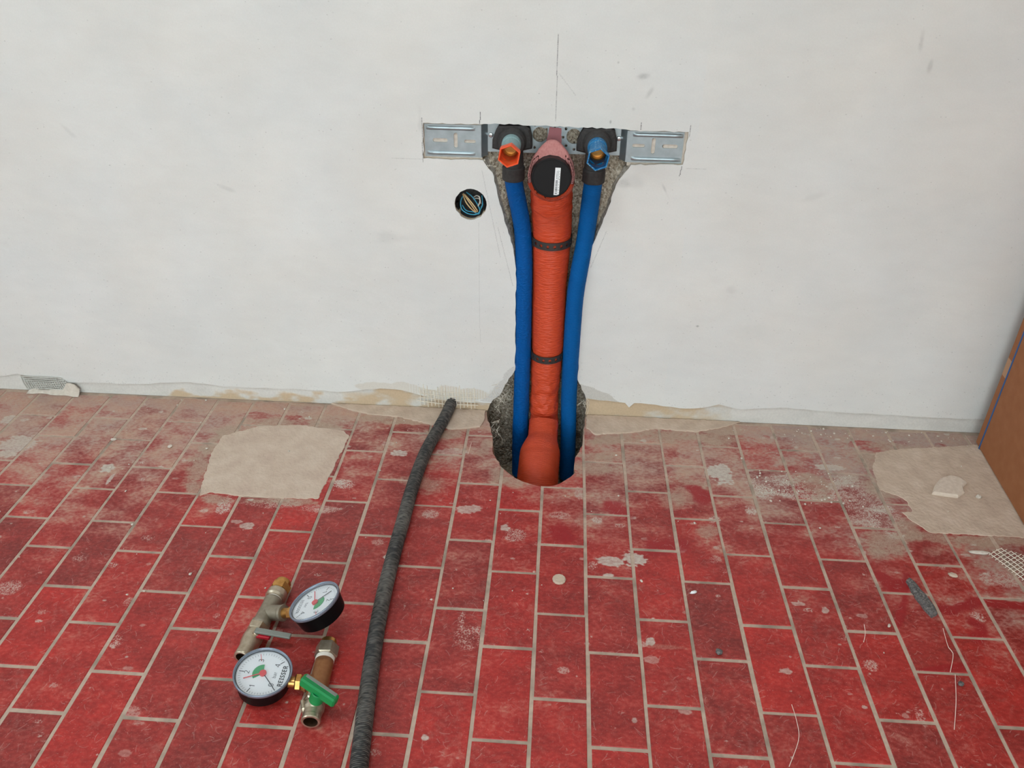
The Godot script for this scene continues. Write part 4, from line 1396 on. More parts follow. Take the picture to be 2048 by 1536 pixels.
func wall_elbow(x: float, xp: float, label: String, _m: Material):
	var t := thing("wall_elbow", Vector3(x, 0.52, ZW - 0.018), label, "pipe fitting")
	var z0 := ZW - 0.018
	var b := mb()
	b.prism(PackedVector2Array([Vector2(x - 0.036, 0.5700), Vector2(x - 0.0355, 0.586), Vector2(x - 0.030, 0.600), Vector2(x - 0.024, 0.6100), Vector2(x + 0.024, 0.6110), Vector2(x + 0.031, 0.606), Vector2(x + 0.0355, 0.590), Vector2(x + 0.036, 0.5715), Vector2(x + 0.015, 0.5665), Vector2(x - 0.015, 0.5655)]), 0.0, 0.020, wall_frame(z0), 0.003)
	part("backing_pad", b, mats.black_foam, t)
	b = mb()
	var xf := Transform3D(Basis(Vector3.RIGHT, Vector3.BACK, Vector3.DOWN), Vector3(x, 0.584, z0))
	b.lathe([Vector2(0.026, 0.018), Vector2(0.0245, 0.030), Vector2(0.022, 0.036), Vector2(0.0165, 0.0375), Vector2(0.0, 0.0375)], 36, xf)
	part("boss", b, mats.black_foam, t)
	b = mb()
	b.tube(smooth_path([Vector3(x, 0.586, z0 + 0.018), Vector3(lerpf(x, xp, 0.4), 0.570, z0 + 0.024), Vector3(lerpf(x, xp, 0.8), 0.550, z0 + 0.026), Vector3(xp, 0.535, z0 + 0.027)], 24), 0.0185, 32)
	part("elbow_body", b, mats.black_foam, t)
	b = mb()
	var d := Vector3(0.0 if x < 0 else -0.0, -1, -0.06)
	b.lathe([Vector2(0.0, -0.004), Vector2(0.0192, -0.003), Vector2(0.0205, 0.0), Vector2(0.0205, 0.021), Vector2(0.0192, 0.0225), Vector2(0.0150, 0.0225)], 36, along(Vector3(xp, 0.5400, z0 + 0.0275), d))
	part("sleeve", b, mats.black_foam, t)

func plug(p: Vector3, neck: Material, hexm: Material, inm: Material, label: String, called: String):
	var t := thing(called, p + Vector3(0, -0.021, 0.018), label, "plug")
	var tilt := Basis(Vector3.RIGHT, 0.05)
	var xf := Transform3D(tilt * Basis(Vector3.RIGHT, Vector3.BACK, Vector3.DOWN), p + Vector3(0, 0, 0.018))
	var b := mb()
	b.lathe([Vector2(0.0172, 0.0), Vector2(0.0172, 0.014), Vector2(0.0160, 0.016), Vector2(0.0160, 0.050)], 36, xf)
	part("neck", b, neck, t)
	b = mb()
	var hx := xf * Transform3D(Basis(Vector3.UP, 0.35), Vector3.ZERO)
	b.lathe([Vector2(0.0160, 0.046), Vector2(0.0195, 0.052), Vector2(0.0205, 0.066), Vector2(0.0200, 0.0672)], 6, hx, false, true)
	b.lathe([Vector2(0.0200, 0.0672), Vector2(0.0182, 0.0672), Vector2(0.0174, 0.0660)], 6, hx, false, true)
	part("hex_head", b, hexm, t)
	b = mb()
	b.lathe([Vector2(0.0180, 0.0664), Vector2(0.0160, 0.058), Vector2(0.0146, 0.022), Vector2(0.0, 0.022)], 30, xf)
	part("socket", b, inm, t)
	b = mb()
	b.lathe([Vector2(0.0146, 0.0240), Vector2(0.0142, 0.0300), Vector2(0.0112, 0.0310), Vector2(0.0104, 0.0230), Vector2(0.0, 0.0230)], 30, xf)
	part("brass_insert", b, mats.brass, t, "shiny brass insert")

func strap(y: float, r: float, zc: float, label: String):
	var t := thing("perforated_strap", Vector3(-0.0026, y - 0.0075, zc), label, "strap")
	var b := mb()
	var cx := -0.0026
	var hs := []
	# band wrapped round the front of the pipe: built flat with holes, then bent
	var w := 0.0076
	var a0 := -PI * 0.56
	var n := 10
	for i in n:
		hs.append(circle(Vector2((i - 4.5) * 0.0128, 0.0), 0.0031, 12))
	var half := r * absf(a0)
	var outline := PackedVector2Array()
	var k := 60
	for i in k + 1:
		outline.append(Vector2(lerpf(-half, half, float(i) / k), -w))
	for i in k + 1:
		outline.append(Vector2(lerpf(half, -half, float(i) / k), w))
	var flatb := mb()
	for p in pierced(outline, hs):
		var cells := []
		for s in range(-30, 30):
			cells.append_array(Geometry2D.intersect_polygons(p, rect_poly(Rect2(s * 0.0024, -0.05, 0.0024, 0.1))))
		for q in cells:
			if q.size() >= 3:
				flatb.prism(q, 0.0, 0.0016, Transform3D.IDENTITY)
	for k3 in flatb.v.size():                              # bending mirrors the order, so it is turned round here
		var i: int = k3 - k3 % 3 + [0, 2, 1][k3 % 3]
		var f := flatb.v[i]
		var g := flatb.n[i]
		var an := f.x / r
		var rr := r + f.y + 0.0006
		var sag := 0.004 * (an * an) / 3.0
		b.v.append(Vector3(cx + sin(an) * rr, y + f.z + sag, zc + cos(an) * rr))
		b.n.append(Vector3(sin(an) * g.y + cos(an) * g.x, g.z, cos(an) * g.y - sin(an) * g.x).normalized())
		b.t.append(Vector2.ZERO)
		b.c.append(Color.WHITE)
	part("band", b, mats.strap_black, t)
	for s in [-1.0, 1.0]:                                 # tail screwed to the back of the chase
		var e := mb()
		var p0 := Vector3(cx + s * sin(absf(a0)) * (r + 0.001), y + 0.004, zc + cos(absf(a0)) * (r + 0.001))
		e.rbox(Vector3(0.0016, w * 2.0, 0.036), 0.0003, at(p0 + Vector3(0, 0.0005, -0.019)))
		part("tail", e, mats.strap_black, t)

# ------------------------------------------------------------------ socket hole with loose wires
func build_socket_hole():
	var c := Vector2(-0.1565, 0.4640)
	var t := thing("socket_box", Vector3(c.x, c.y - 0.03, ZW - 0.045), "round black socket box sunk into the white wall, with wires inside", "socket box")
	var b := mb()
	var xf := Transform3D(Basis(Vector3.RIGHT, Vector3.BACK, Vector3.DOWN), Vector3(c.x, c.y, ZW))
	b.lathe([Vector2(0.0, -0.040), Vector2(0.0270, -0.040), Vector2(0.0284, -0.037), Vector2(0.0290, -0.0110), Vector2(0.0302, -0.0110), Vector2(0.0302, -0.042), Vector2(0.0, -0.042)], 36, xf)
	part("cup", b, mats.black_foam, t)
	for a in [0.15, PI + 0.15]:
		b = mb()
		b.rbox(Vector3(0.006, 0.010, 0.012), 0.0008, Transform3D(Basis(Vector3.BACK, a), Vector3(c.x + cos(a) * 0.0262, c.y + sin(a) * 0.0262, ZW - 0.011)))
		part("screw_post", b, mats.black_case, t)
	var wires := [
		["wire_blue", "blue wire looping down the side of the socket box", [[-0.014, 0.012, -0.03], [-0.020, 0.002, -0.018], [-0.018, -0.012, -0.012], [-0.006, -0.020, -0.010], [0.008, -0.022, -0.012], [0.016, -0.016, -0.014], [0.012, -0.004, -0.016], [0.002, 0.010, -0.018], [-0.010, 0.016, -0.026]]],
		["wire_blue", "blue wire lying across the bottom of the socket box", [[-0.018, -0.008, -0.022], [-0.010, -0.017, -0.018], [0.004, -0.020, -0.020], [0.014, -0.022, -0.016], [0.018, -0.010, -0.024]]],
		["wire_blue", "blue wire against the right rim of the socket box", [[0.016, -0.016, -0.018], [0.021, -0.004, -0.020], [0.019, 0.010, -0.028]]],
		["wire_tan", "tan wire stretched across the middle of the socket box", [[-0.016, 0.014, -0.024], [-0.005, 0.003, -0.014], [0.004, -0.008, -0.010], [0.009, -0.016, -0.012]]],
		["wire_tan", "second tan wire beside the one across the socket box", [[-0.013, 0.013, -0.022], [-0.001, 0.003, -0.013], [0.008, -0.007, -0.009], [0.012, -0.015, -0.011], [0.008, -0.018, -0.016]]],
		["wire_tan", "tan wire bowed low across the socket box", [[-0.017, 0.012, -0.026], [-0.010, 0.0, -0.016], [-0.001, -0.010, -0.012], [0.008, -0.018, -0.013]]],
		["wire_white", "white wire arching at the upper right of the socket box", [[0.004, 0.006, -0.030], [0.010, 0.012, -0.020], [0.016, 0.012, -0.012], [0.017, 0.004, -0.010], [0.013, -0.006, -0.014]]],
		["wire_white", "white wire in a short arc inside the socket box", [[0.003, 0.001, -0.032], [0.009, 0.005, -0.026], [0.015, 0.004, -0.024], [0.017, -0.006, -0.028]]]]
	for q in wires:
		var pts := []
		for p in q[2]:
			pts.append(Vector3(c.x + p[0], c.y + p[1], ZW + p[2] + 0.004))
		b = mb()
		b.tube(smooth_path(pts, 40), 0.00115, 8)
		single("wire", b, mats[q[0]], pts[0], q[1], "wire", "wires in the socket box")

# ------------------------------------------------------------------ cardboard box
func build_box():
	var a := Vector3(0.8926, 0, -0.2901)
	var dir := Vector3(-0.0810, 0, 1.0).normalized()
	var side := Vector3(dir.z, 0, -dir.x)
	var l := 0.62
	var w := 0.42
	var h := 1.05
	var t := thing("cardboard_box", a, "tall brown cardboard box standing in the corner, with a blue strap", "box")
	var bs := Basis(side, Vector3.UP, dir)
	var mid := a + dir * l / 2 + side * w / 2 + Vector3(0, h / 2 + 0.001, 0)
	var b := mb()
	b.rbox(Vector3(w, h, l), 0.003, Transform3D(bs, mid))
	part("carton", b, mats.cardboard, t)
	b = mb()
	b.rbox(Vector3(0.0012, h, 0.0042), 0.0003, Transform3D(bs, a + dir * 0.0235 - side * 0.0004 + Vector3(0, h / 2, 0)))
	b.rbox(Vector3(w, 0.0012, 0.0042), 0.0003, Transform3D(bs, a + dir * 0.0235 + side * w / 2 + Vector3(0, h + 0.0014, 0)))
	part("blue_strap", b, mats.strap_blue, t, "narrow blue strap")
	b = mb()
	b.rbox(Vector3(0.0006, 0.038, 0.022), 0.0, Transform3D(bs, a + dir * 0.0145 - side * 0.0002 + Vector3(0, 0.187, 0)))
	part("tape_piece", b, mats.tape_clear, t, "piece of clear brown tape")

# ------------------------------------------------------------------ corrugated conduit on the floor
func build_conduit():
	var ctrl := []
	for p in [[-0.2010, 0.022, -0.345], [-0.2075, 0.016, -0.305], [-0.2150, 0.0125, -0.262], [-0.2345, 0.0125, -0.150], [-0.2420, 0.0125, -0.040], [-0.2432, 0.0125, 0.055], [-0.2440, 0.0125, 0.142], [-0.2432, 0.0125, 0.220], [-0.2400, 0.0125, 0.292], [-0.2340, 0.0125, 0.365], [-0.2282, 0.0125, 0.424], [-0.2222, 0.0125, 0.478], [-0.2150, 0.0125, 0.540], [-0.205, 0.0125, 0.62], [-0.19, 0.0125, 0.72]]:
		ctrl.append(Vector3(p[0], p[1], p[2]))
	var rings := 400
	var path := smooth_path(ctrl, rings * 4)
	var nz := FastNoiseLite.new()
	nz.seed = 44
	nz.frequency = 40.0
	var b := mb()
	b.colored = true
	b.tube(path, 0.0125, 18, true, func(k: float, an: float, i: int) -> float:
		return [0.90, 0.985, 1.0, 0.985][i % 4],
		func(k: float, an: float, i: int) -> Color:
			var p: Vector3 = path[i]
			var d := 0.26 + 0.75 * nz.get_noise_3d((p.x + cos(an) * 0.012) * 2.5, (p.y + sin(an) * 0.012) * 2.5, p.z * 5.0) + 0.35 * nz.get_noise_1d(p.z * 0.2 + 3.0)
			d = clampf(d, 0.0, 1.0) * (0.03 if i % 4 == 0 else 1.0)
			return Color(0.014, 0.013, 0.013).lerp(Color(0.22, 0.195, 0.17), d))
	single("conduit", b, mats.conduit, Vector3(-0.24, 0, 0.1), "dusty black corrugated conduit lying on the red tiles from the wall", "conduit")

# ------------------------------------------------------------------ pressure gauges with their fittings
func gauge(root: Node3D, c: Vector3, n: Vector3, up_hint: Vector3, needle: float, marker: float, brand: bool):
	n = n.normalized()
	var up := (up_hint - n * up_hint.dot(n)).normalized()
	var right := up.cross(n)
	var xf := Transform3D(Basis(right, n, -up), c)
	var b := mb()
	b.lathe([Vector2(0.0, -0.031), Vector2(0.033, -0.031), Vector2(0.0355, -0.0295), Vector2(0.0385, -0.007), Vector2(0.0385, -0.004), Vector2(0.036, -0.004)], 56, xf, false)
	var case_ := part("case", b, mats.black_case, root, "black gauge case")
	b = mb()
	b.lathe([Vector2(0.0385, -0.0058), Vector2(0.0400, -0.0052), Vector2(0.0403, -0.0012), Vector2(0.0396, 0.0), Vector2(0.0386, 0.0), Vector2(0.0378, -0.0012), Vector2(0.0374, -0.0062)], 56, xf, true)
	part("bezel", b, mats.bezel, root, "blue-grey rim")
	b = mb()
	b.lathe([Vector2(0.0376, -0.0060), Vector2(0.0, -0.0060)], 56, xf)
	var dial := part("dial", b, mats.dial_white, root, "white dial")
	var put := func(a: float, r: float) -> Vector3:      # dial angle from the top, clockwise
		return xf * Vector3(sin(a) * r, -0.0058, -cos(a) * r)
	b = mb()
	var g := mb()
	for i in 41:                                          # scale marks from 0 to 4 bar
		var a := deg_to_rad(-135.0 + 270.0 * i / 40.0)
		var major := i % 10 == 0
		var r0 := 0.0265 if major else 0.0305
		var r1 := 0.0335
		if i == 30:
			continue
		var m: MB = mb() if major else g
		var mid: Vector3 = put.call(a, (r0 + r1) / 2)
		m.rbox(Vector3(0.0011 if major else 0.0004, 0.0001, r1 - r0), 0.0, Transform3D(xf.basis * Basis(Vector3.UP, -a), mid))
		if major:
			part("scale_mark", m, mats.print_black, dial)
	var gm := part("fine_marks", g, mats.print_grey, dial)
	gm.set_meta("kind", "stuff")
	b = mb()
	var ra := deg_to_rad(67.5)
	b.rbox(Vector3(0.0008, 0.0001, 0.012), 0.0, Transform3D(xf.basis * Basis(Vector3.UP, -ra), put.call(ra, 0.0275)))
	part("red_mark", b, mats.dial_red, dial)
	for i in 5:
		var a := deg_to_rad(-135.0 + 67.5 * i)
		text(str(i), 0.0075, xf * Transform3D(Basis.IDENTITY, Vector3(sin(a) * 0.0225, -0.0058, -cos(a) * 0.0225)), mats.print_black, dial)
	text("bar", 0.0050, xf * Transform3D(Basis.IDENTITY, Vector3(0.0, -0.0058, 0.0165)), mats.print_grey, dial)
	text("REISSER", 0.0068 if brand else 0.006, xf * Transform3D(Basis.IDENTITY, Vector3(0.0, -0.0058, 0.0275)), mats.print_black if brand else mats.print_grey, dial, brand)
	b = mb()
	var sector := PackedVector2Array([Vector2.ZERO])
	for i in 13:
		var a := deg_to_rad(-40.0 + 122.0 * i / 12.0)
		sector.append(Vector2(sin(a), -cos(a)) * 0.0145)
	b.prism(sector, -0.0058, -0.0050, xf)
	part("green_sector", b, mats.dial_green, dial)
	b = mb()
	b.lathe([Vector2(0.0048, -0.0058), Vector2(0.0048, -0.0030), Vector2(0.004, -0.0026), Vector2(0.0, -0.0026)], 24, xf)
	part("red_hub", b, mats.dial_red, dial)
	b = mb()
	b.rbox(Vector3(0.0010, 0.0006, 0.029), 0.0, Transform3D(xf.basis * Basis(Vector3.UP, -needle), xf * Vector3(sin(needle) * 0.0140, -0.0040, -cos(needle) * 0.0140)))
	part("needle", b, mats.print_black, dial)
	b = mb()
	b.rbox(Vector3(0.0012, 0.0006, 0.026), 0.0, Transform3D(xf.basis * Basis(Vector3.UP, -marker), xf * Vector3(sin(marker) * 0.0135, -0.0034, -cos(marker) * 0.0135)))
	part("red_pointer", b, mats.dial_red, dial)
	b = mb()
	b.lathe([Vector2(0.0378, -0.0016), Vector2(0.0, -0.0012)], 56, xf)
	part("crystal", b, mats.crystal, root, "clear lens")
	return case_

func text(s: String, size: float, xf: Transform3D, m: Material, parent: Node, bold := false):
	var tm := TextMesh.new()
	var f := SystemFont.new()
	f.font_names = PackedStringArray(["Droid Sans"])
	if bold:
		f.font_weight = 700
	tm.font = f
	tm.text = s
	tm.font_size = 48
	tm.pixel_size = size / 36.0
	tm.depth = 0.0001
	tm.material = m
	var o := MeshInstance3D.new()
	o.name = numbered(parent, "lettering")
	o.mesh = tm
	parent.add_child(o, true)
	o.transform = Transform3D(xf.basis * Basis(Vector3.RIGHT, -PI / 2), xf.origin - origin_of(parent))

func hexnut(b: MB, xf: Transform3D, r: float, h0: float, h1: float):
	var c := minf(0.0016, (h1 - h0) * 0.3)
	b.lathe([Vector2(0.0, h0), Vector2(r * 0.86, h0), Vector2(r, h0 + c), Vector2(r, h1 - c), Vector2(r * 0.86, h1), Vector2(0.0, h1)], 6, xf, false, true)

func build_gauges():
	# upper set: grey tee and ball valve, gauge propped on its branch
	var pa := Vector3(-0.4068, 0.0172, 0.2205)
	var qa := Vector3(-0.4225, 0.0172, 0.3725)
	var da := (qa - pa).normalized()
	var xa := along(pa, da)
	var root := thing("pressure_gauge", Vector3(-0.40, 0, 0.30), "round pressure gauge on a grey tee with a small grey lever valve", "gauge")
	var b := mb()
	b.lathe([Vector2(0.0075, 0.012), Vector2(0.0075, 0.001), Vector2(0.0118, 0.0), Vector2(0.0128, 0.002), Vector2(0.0128, 0.010), Vector2(0.0110, 0.012)], 28, xa)
	hexnut(b, xa, 0.0168, 0.009, 0.0215)
	part("brass_nut", b, mats.brass, root, "brass union nut")
	b = mb()
	b.lathe([Vector2(0.0135, 0.021), Vector2(0.0160, 0.024), Vector2(0.0164, 0.034), Vector2(0.0140, 0.037), Vector2(0.0105, 0.037)], 30, xa)
	part("collar", b, mats.nickel, root)
	b = mb()
	b.lathe([Vector2(0.0118, 0.036), Vector2(0.0124, 0.0405)], 30, xa)
	part("sealing_tape", b, mats.tape_white, root, "white sealing tape")
	b = mb()
	b.lathe([Vector2(0.0100, 0.040), Vector2(0.0140, 0.0405), Vector2(0.0146, 0.044), Vector2(0.0134, 0.047), Vector2(0.0130, 0.084), Vector2(0.0148, 0.087), Vector2(0.0150, 0.093), Vector2(0.0120, 0.095)], 32, xa, true)
	var g1 := Vector3(-0.3295, 0.0700, 0.3038)
	var n1 := Vector3(-0.385, 0.920, -0.076).normalized()
	var up1 := (Vector3(0.92, 0, 0.05) - n1 * n1.dot(Vector3(0.92, 0, 0.05))).normalized()
	var stem := g1 - n1 * 0.0165 - up1 * 0.0365
	var tee := xa * Vector3(0, 0.066, 0)
	var ds := (stem - tee)
	var sl := ds.length()
	var xs := along(tee, ds)
	b.lathe([Vector2(0.0122, 0.004), Vector2(0.0118, sl * 0.45), Vector2(0.0126, sl * 0.5), Vector2(0.0122, sl * 0.56), Vector2(0.0, sl * 0.57)], 28, xs)
	part("tee", b, tri_mat("grey_metal", noise_tex(62, 0.03, [[0.0, rgb(132, 122, 106)], [1.0, rgb(166, 156, 138)]]), 6.0, 0.5), root, "dull grey tee piece")
	mats.grey_metal.metallic = 0.6
	b = mb()
	b.lathe([Vector2(0.0078, sl * 0.5), Vector2(0.0078, sl + 0.006), Vector2(0.0, sl + 0.006)], 24, xs)
	hexnut(b, xs, 0.0095, sl * 0.72, sl * 0.98)
	part("gauge_stem", b, mats.brass, root, "brass gauge stem")
	b = mb()
	hexnut(b, xa, 0.0166, 0.093, 0.106)
	b.lathe([Vector2(0.0125, 0.105), Vector2(0.0142, 0.109), Vector2(0.0152, 0.118), Vector2(0.0142, 0.128), Vector2(0.0125, 0.134), Vector2(0.0128, 0.150), Vector2(0.0120, 0.153), Vector2(0.0092, 0.153)], 32, xa, true)
	part("valve_body", b, mats.nickel, root)
	b = mb()
	b.lathe([Vector2(0.0092, 0.153), Vector2(0.0088, 0.128), Vector2(0.0, 0.126)], 24, xa)
	part("bore", b, mats.bore_dark, root)
	b = mb()
	var vc := xa * Vector3(0, 0.118, 0)
	b.lathe([Vector2(0.0060, 0.010), Vector2(0.0060, 0.0185), Vector2(0.0045, 0.0195), Vector2(0.0, 0.0195)], 20, along(vc, Vector3(0.55, 0.83, 0)))
	part("spindle", b, mats.nickel, root)
	var hb := Basis(Vector3.BACK, -0.10) * Basis(Vector3.UP, -0.06)
	b = mb()
	b.rbox(Vector3(0.054, 0.0045, 0.0095), 0.0012, Transform3D(hb, vc + Vector3(0.034, 0.0165, 0.001)))
	var lever := part("lever", b, mats.handle_grey, root, "grey lever")
	b = mb()
	b.rbox(Vector3(0.021, 0.0060, 0.0105), 0.0012, Transform3D(hb, vc + Vector3(0.0195, 0.0112, 0.0014)))
	part("lever_base", b, mats.handle_red, lever, "red lever base")
	gauge(root, g1, n1, up1, deg_to_rad(-38.0), deg_to_rad(-110.0), false)

	# lower set: bronze tee, green handled valve, gauge lying face up
	var pb := Vector3(-0.3042, 0.0172, 0.3340)
	var qb := Vector3(-0.2948, 0.0172, 0.4680)
	var xb := along(pb, qb - pb)
	root = thing("pressure_gauge", Vector3(-0.33, 0, 0.40), "round pressure gauge lying face up, joined to a bronze tee with a green valve handle", "gauge")
	b = mb()
	b.lathe([Vector2(0.0070, 0.012), Vector2(0.0070, 0.002), Vector2(0.0118, 0.0), Vector2(0.0122, 0.010)], 28, xb)
	part("brass_end", b, mats.brass, root, "brass pipe end")
	b = mb()
	hexnut(b, xb, 0.0170, 0.008, 0.029)
	part("union_nut", b, mats.nickel, root)
	b = mb()
	b.lathe([Vector2(0.0120, 0.028), Vector2(0.0138, 0.030), Vector2(0.0140, 0.035), Vector2(0.0118, 0.0362)], 30, xb)
	part("sealing_tape", b, mats.tape_white, root, "white sealing tape")
	b = mb()
	b.lathe([Vector2(0.0100, 0.036), Vector2(0.0134, 0.0365), Vector2(0.0136, 0.045), Vector2(0.0132, 0.088), Vector2(0.0148, 0.091), Vector2(0.0146, 0.098), Vector2(0.0110, 0.100)], 32, xb, true)
	var g2 := Vector3(-0.3750, 0.0415, 0.4120)
	var n2 := Vector3(0.106, 0.9935, 0.034).normalized()
	var up2 := (Vector3(-1, 0, 0) - n2 * n2.dot(Vector3(-1, 0, 0))).normalized()
	stem = g2 - n2 * 0.0165 - up2 * 0.0365
	tee = xb * Vector3(0, 0.0745, 0)
	ds = stem - tee
	sl = ds.length()
	xs = along(tee, ds)
	b.lathe([Vector2(0.0120, 0.004), Vector2(0.0114, 0.0165), Vector2(0.0126, 0.0175), Vector2(0.0124, 0.0205), Vector2(0.0, 0.0205)], 28, xs)
	part("tee", b, mats.bronze, root, "brown bronze tee piece")
	b = mb()
	b.lathe([Vector2(0.0106, 0.0195), Vector2(0.0112, 0.0225), Vector2(0.0104, 0.0235), Vector2(0.0078, 0.0240), Vector2(0.0078, sl + 0.004)], 28, xs)
	hexnut(b, xs, 0.0118, 0.0242, 0.0335)
	part("gauge_stem", b, mats.brass, root, "brass gauge stem with a hexagon")
	b = mb()
	hexnut(b, xb, 0.0170, 0.098, 0.107)
	b.lathe([Vector2(0.0122, 0.106), Vector2(0.0148, 0.110), Vector2(0.0150, 0.116), Vector2(0.0132, 0.121), Vector2(0.0126, 0.128), Vector2(0.0132, 0.1295), Vector2(0.0132, 0.1345), Vector2(0.0122, 0.136), Vector2(0.0098, 0.136)], 34, xb)
	part("valve_body", b, mats.nickel, root)
	b = mb()
	b.lathe([Vector2(0.0098, 0.136), Vector2(0.0094, 0.118), Vector2(0.0, 0.116)], 26, xb)
	part("bore", b, mats.bore_dark, root)
	b = mb()
	hexnut(b, along(xb * Vector3(0.0, 0.112, 0) + Vector3(-0.010, -0.002, 0.002), Vector3(-0.9, -0.1, 0.35)), 0.0135, 0.0, 0.006)
	part("side_plug", b, mats.nickel, root)
	var hc := xb * Vector3(0, 0.111, 0)
	var hdir := Vector3(0.30, 0.95, -0.05).normalized()
	b = mb()
	b.lathe([Vector2(0.0080, 0.010), Vector2(0.0100, 0.014), Vector2(0.0100, 0.030), Vector2(0.0085, 0.031)], 26, along(hc, hdir))
	var barx := (Vector3(0.0540, -0.006, 0.0215)).normalized()
	barx = (barx - hdir * barx.dot(hdir)).normalized()
	var bx := Basis(barx, hdir, barx.cross(hdir))
	var bc := hc + hdir * 0.0335
	b.rbox(Vector3(0.0570, 0.0150, 0.0135), 0.0022, Transform3D(bx, bc))
	var hnd := part("valve_handle", b, mats.handle_green, root, "green plastic T handle")
	b = mb()
	b.rbox(Vector3(0.0500, 0.0008, 0.0048), 0.0002, Transform3D(bx, bc + hdir * 0.0077 - bx.z * 0.0030))
	part("inlay", b, mats.handle_grey, hnd, "grey inlay strip")
	gauge(root, g2, n2, up2, deg_to_rad(-135.0), deg_to_rad(-28.0), true)

# ------------------------------------------------------------------ scraps and rubble
func poly3(pts: Array) -> PackedVector2Array:
	return PackedVector2Array(pts)

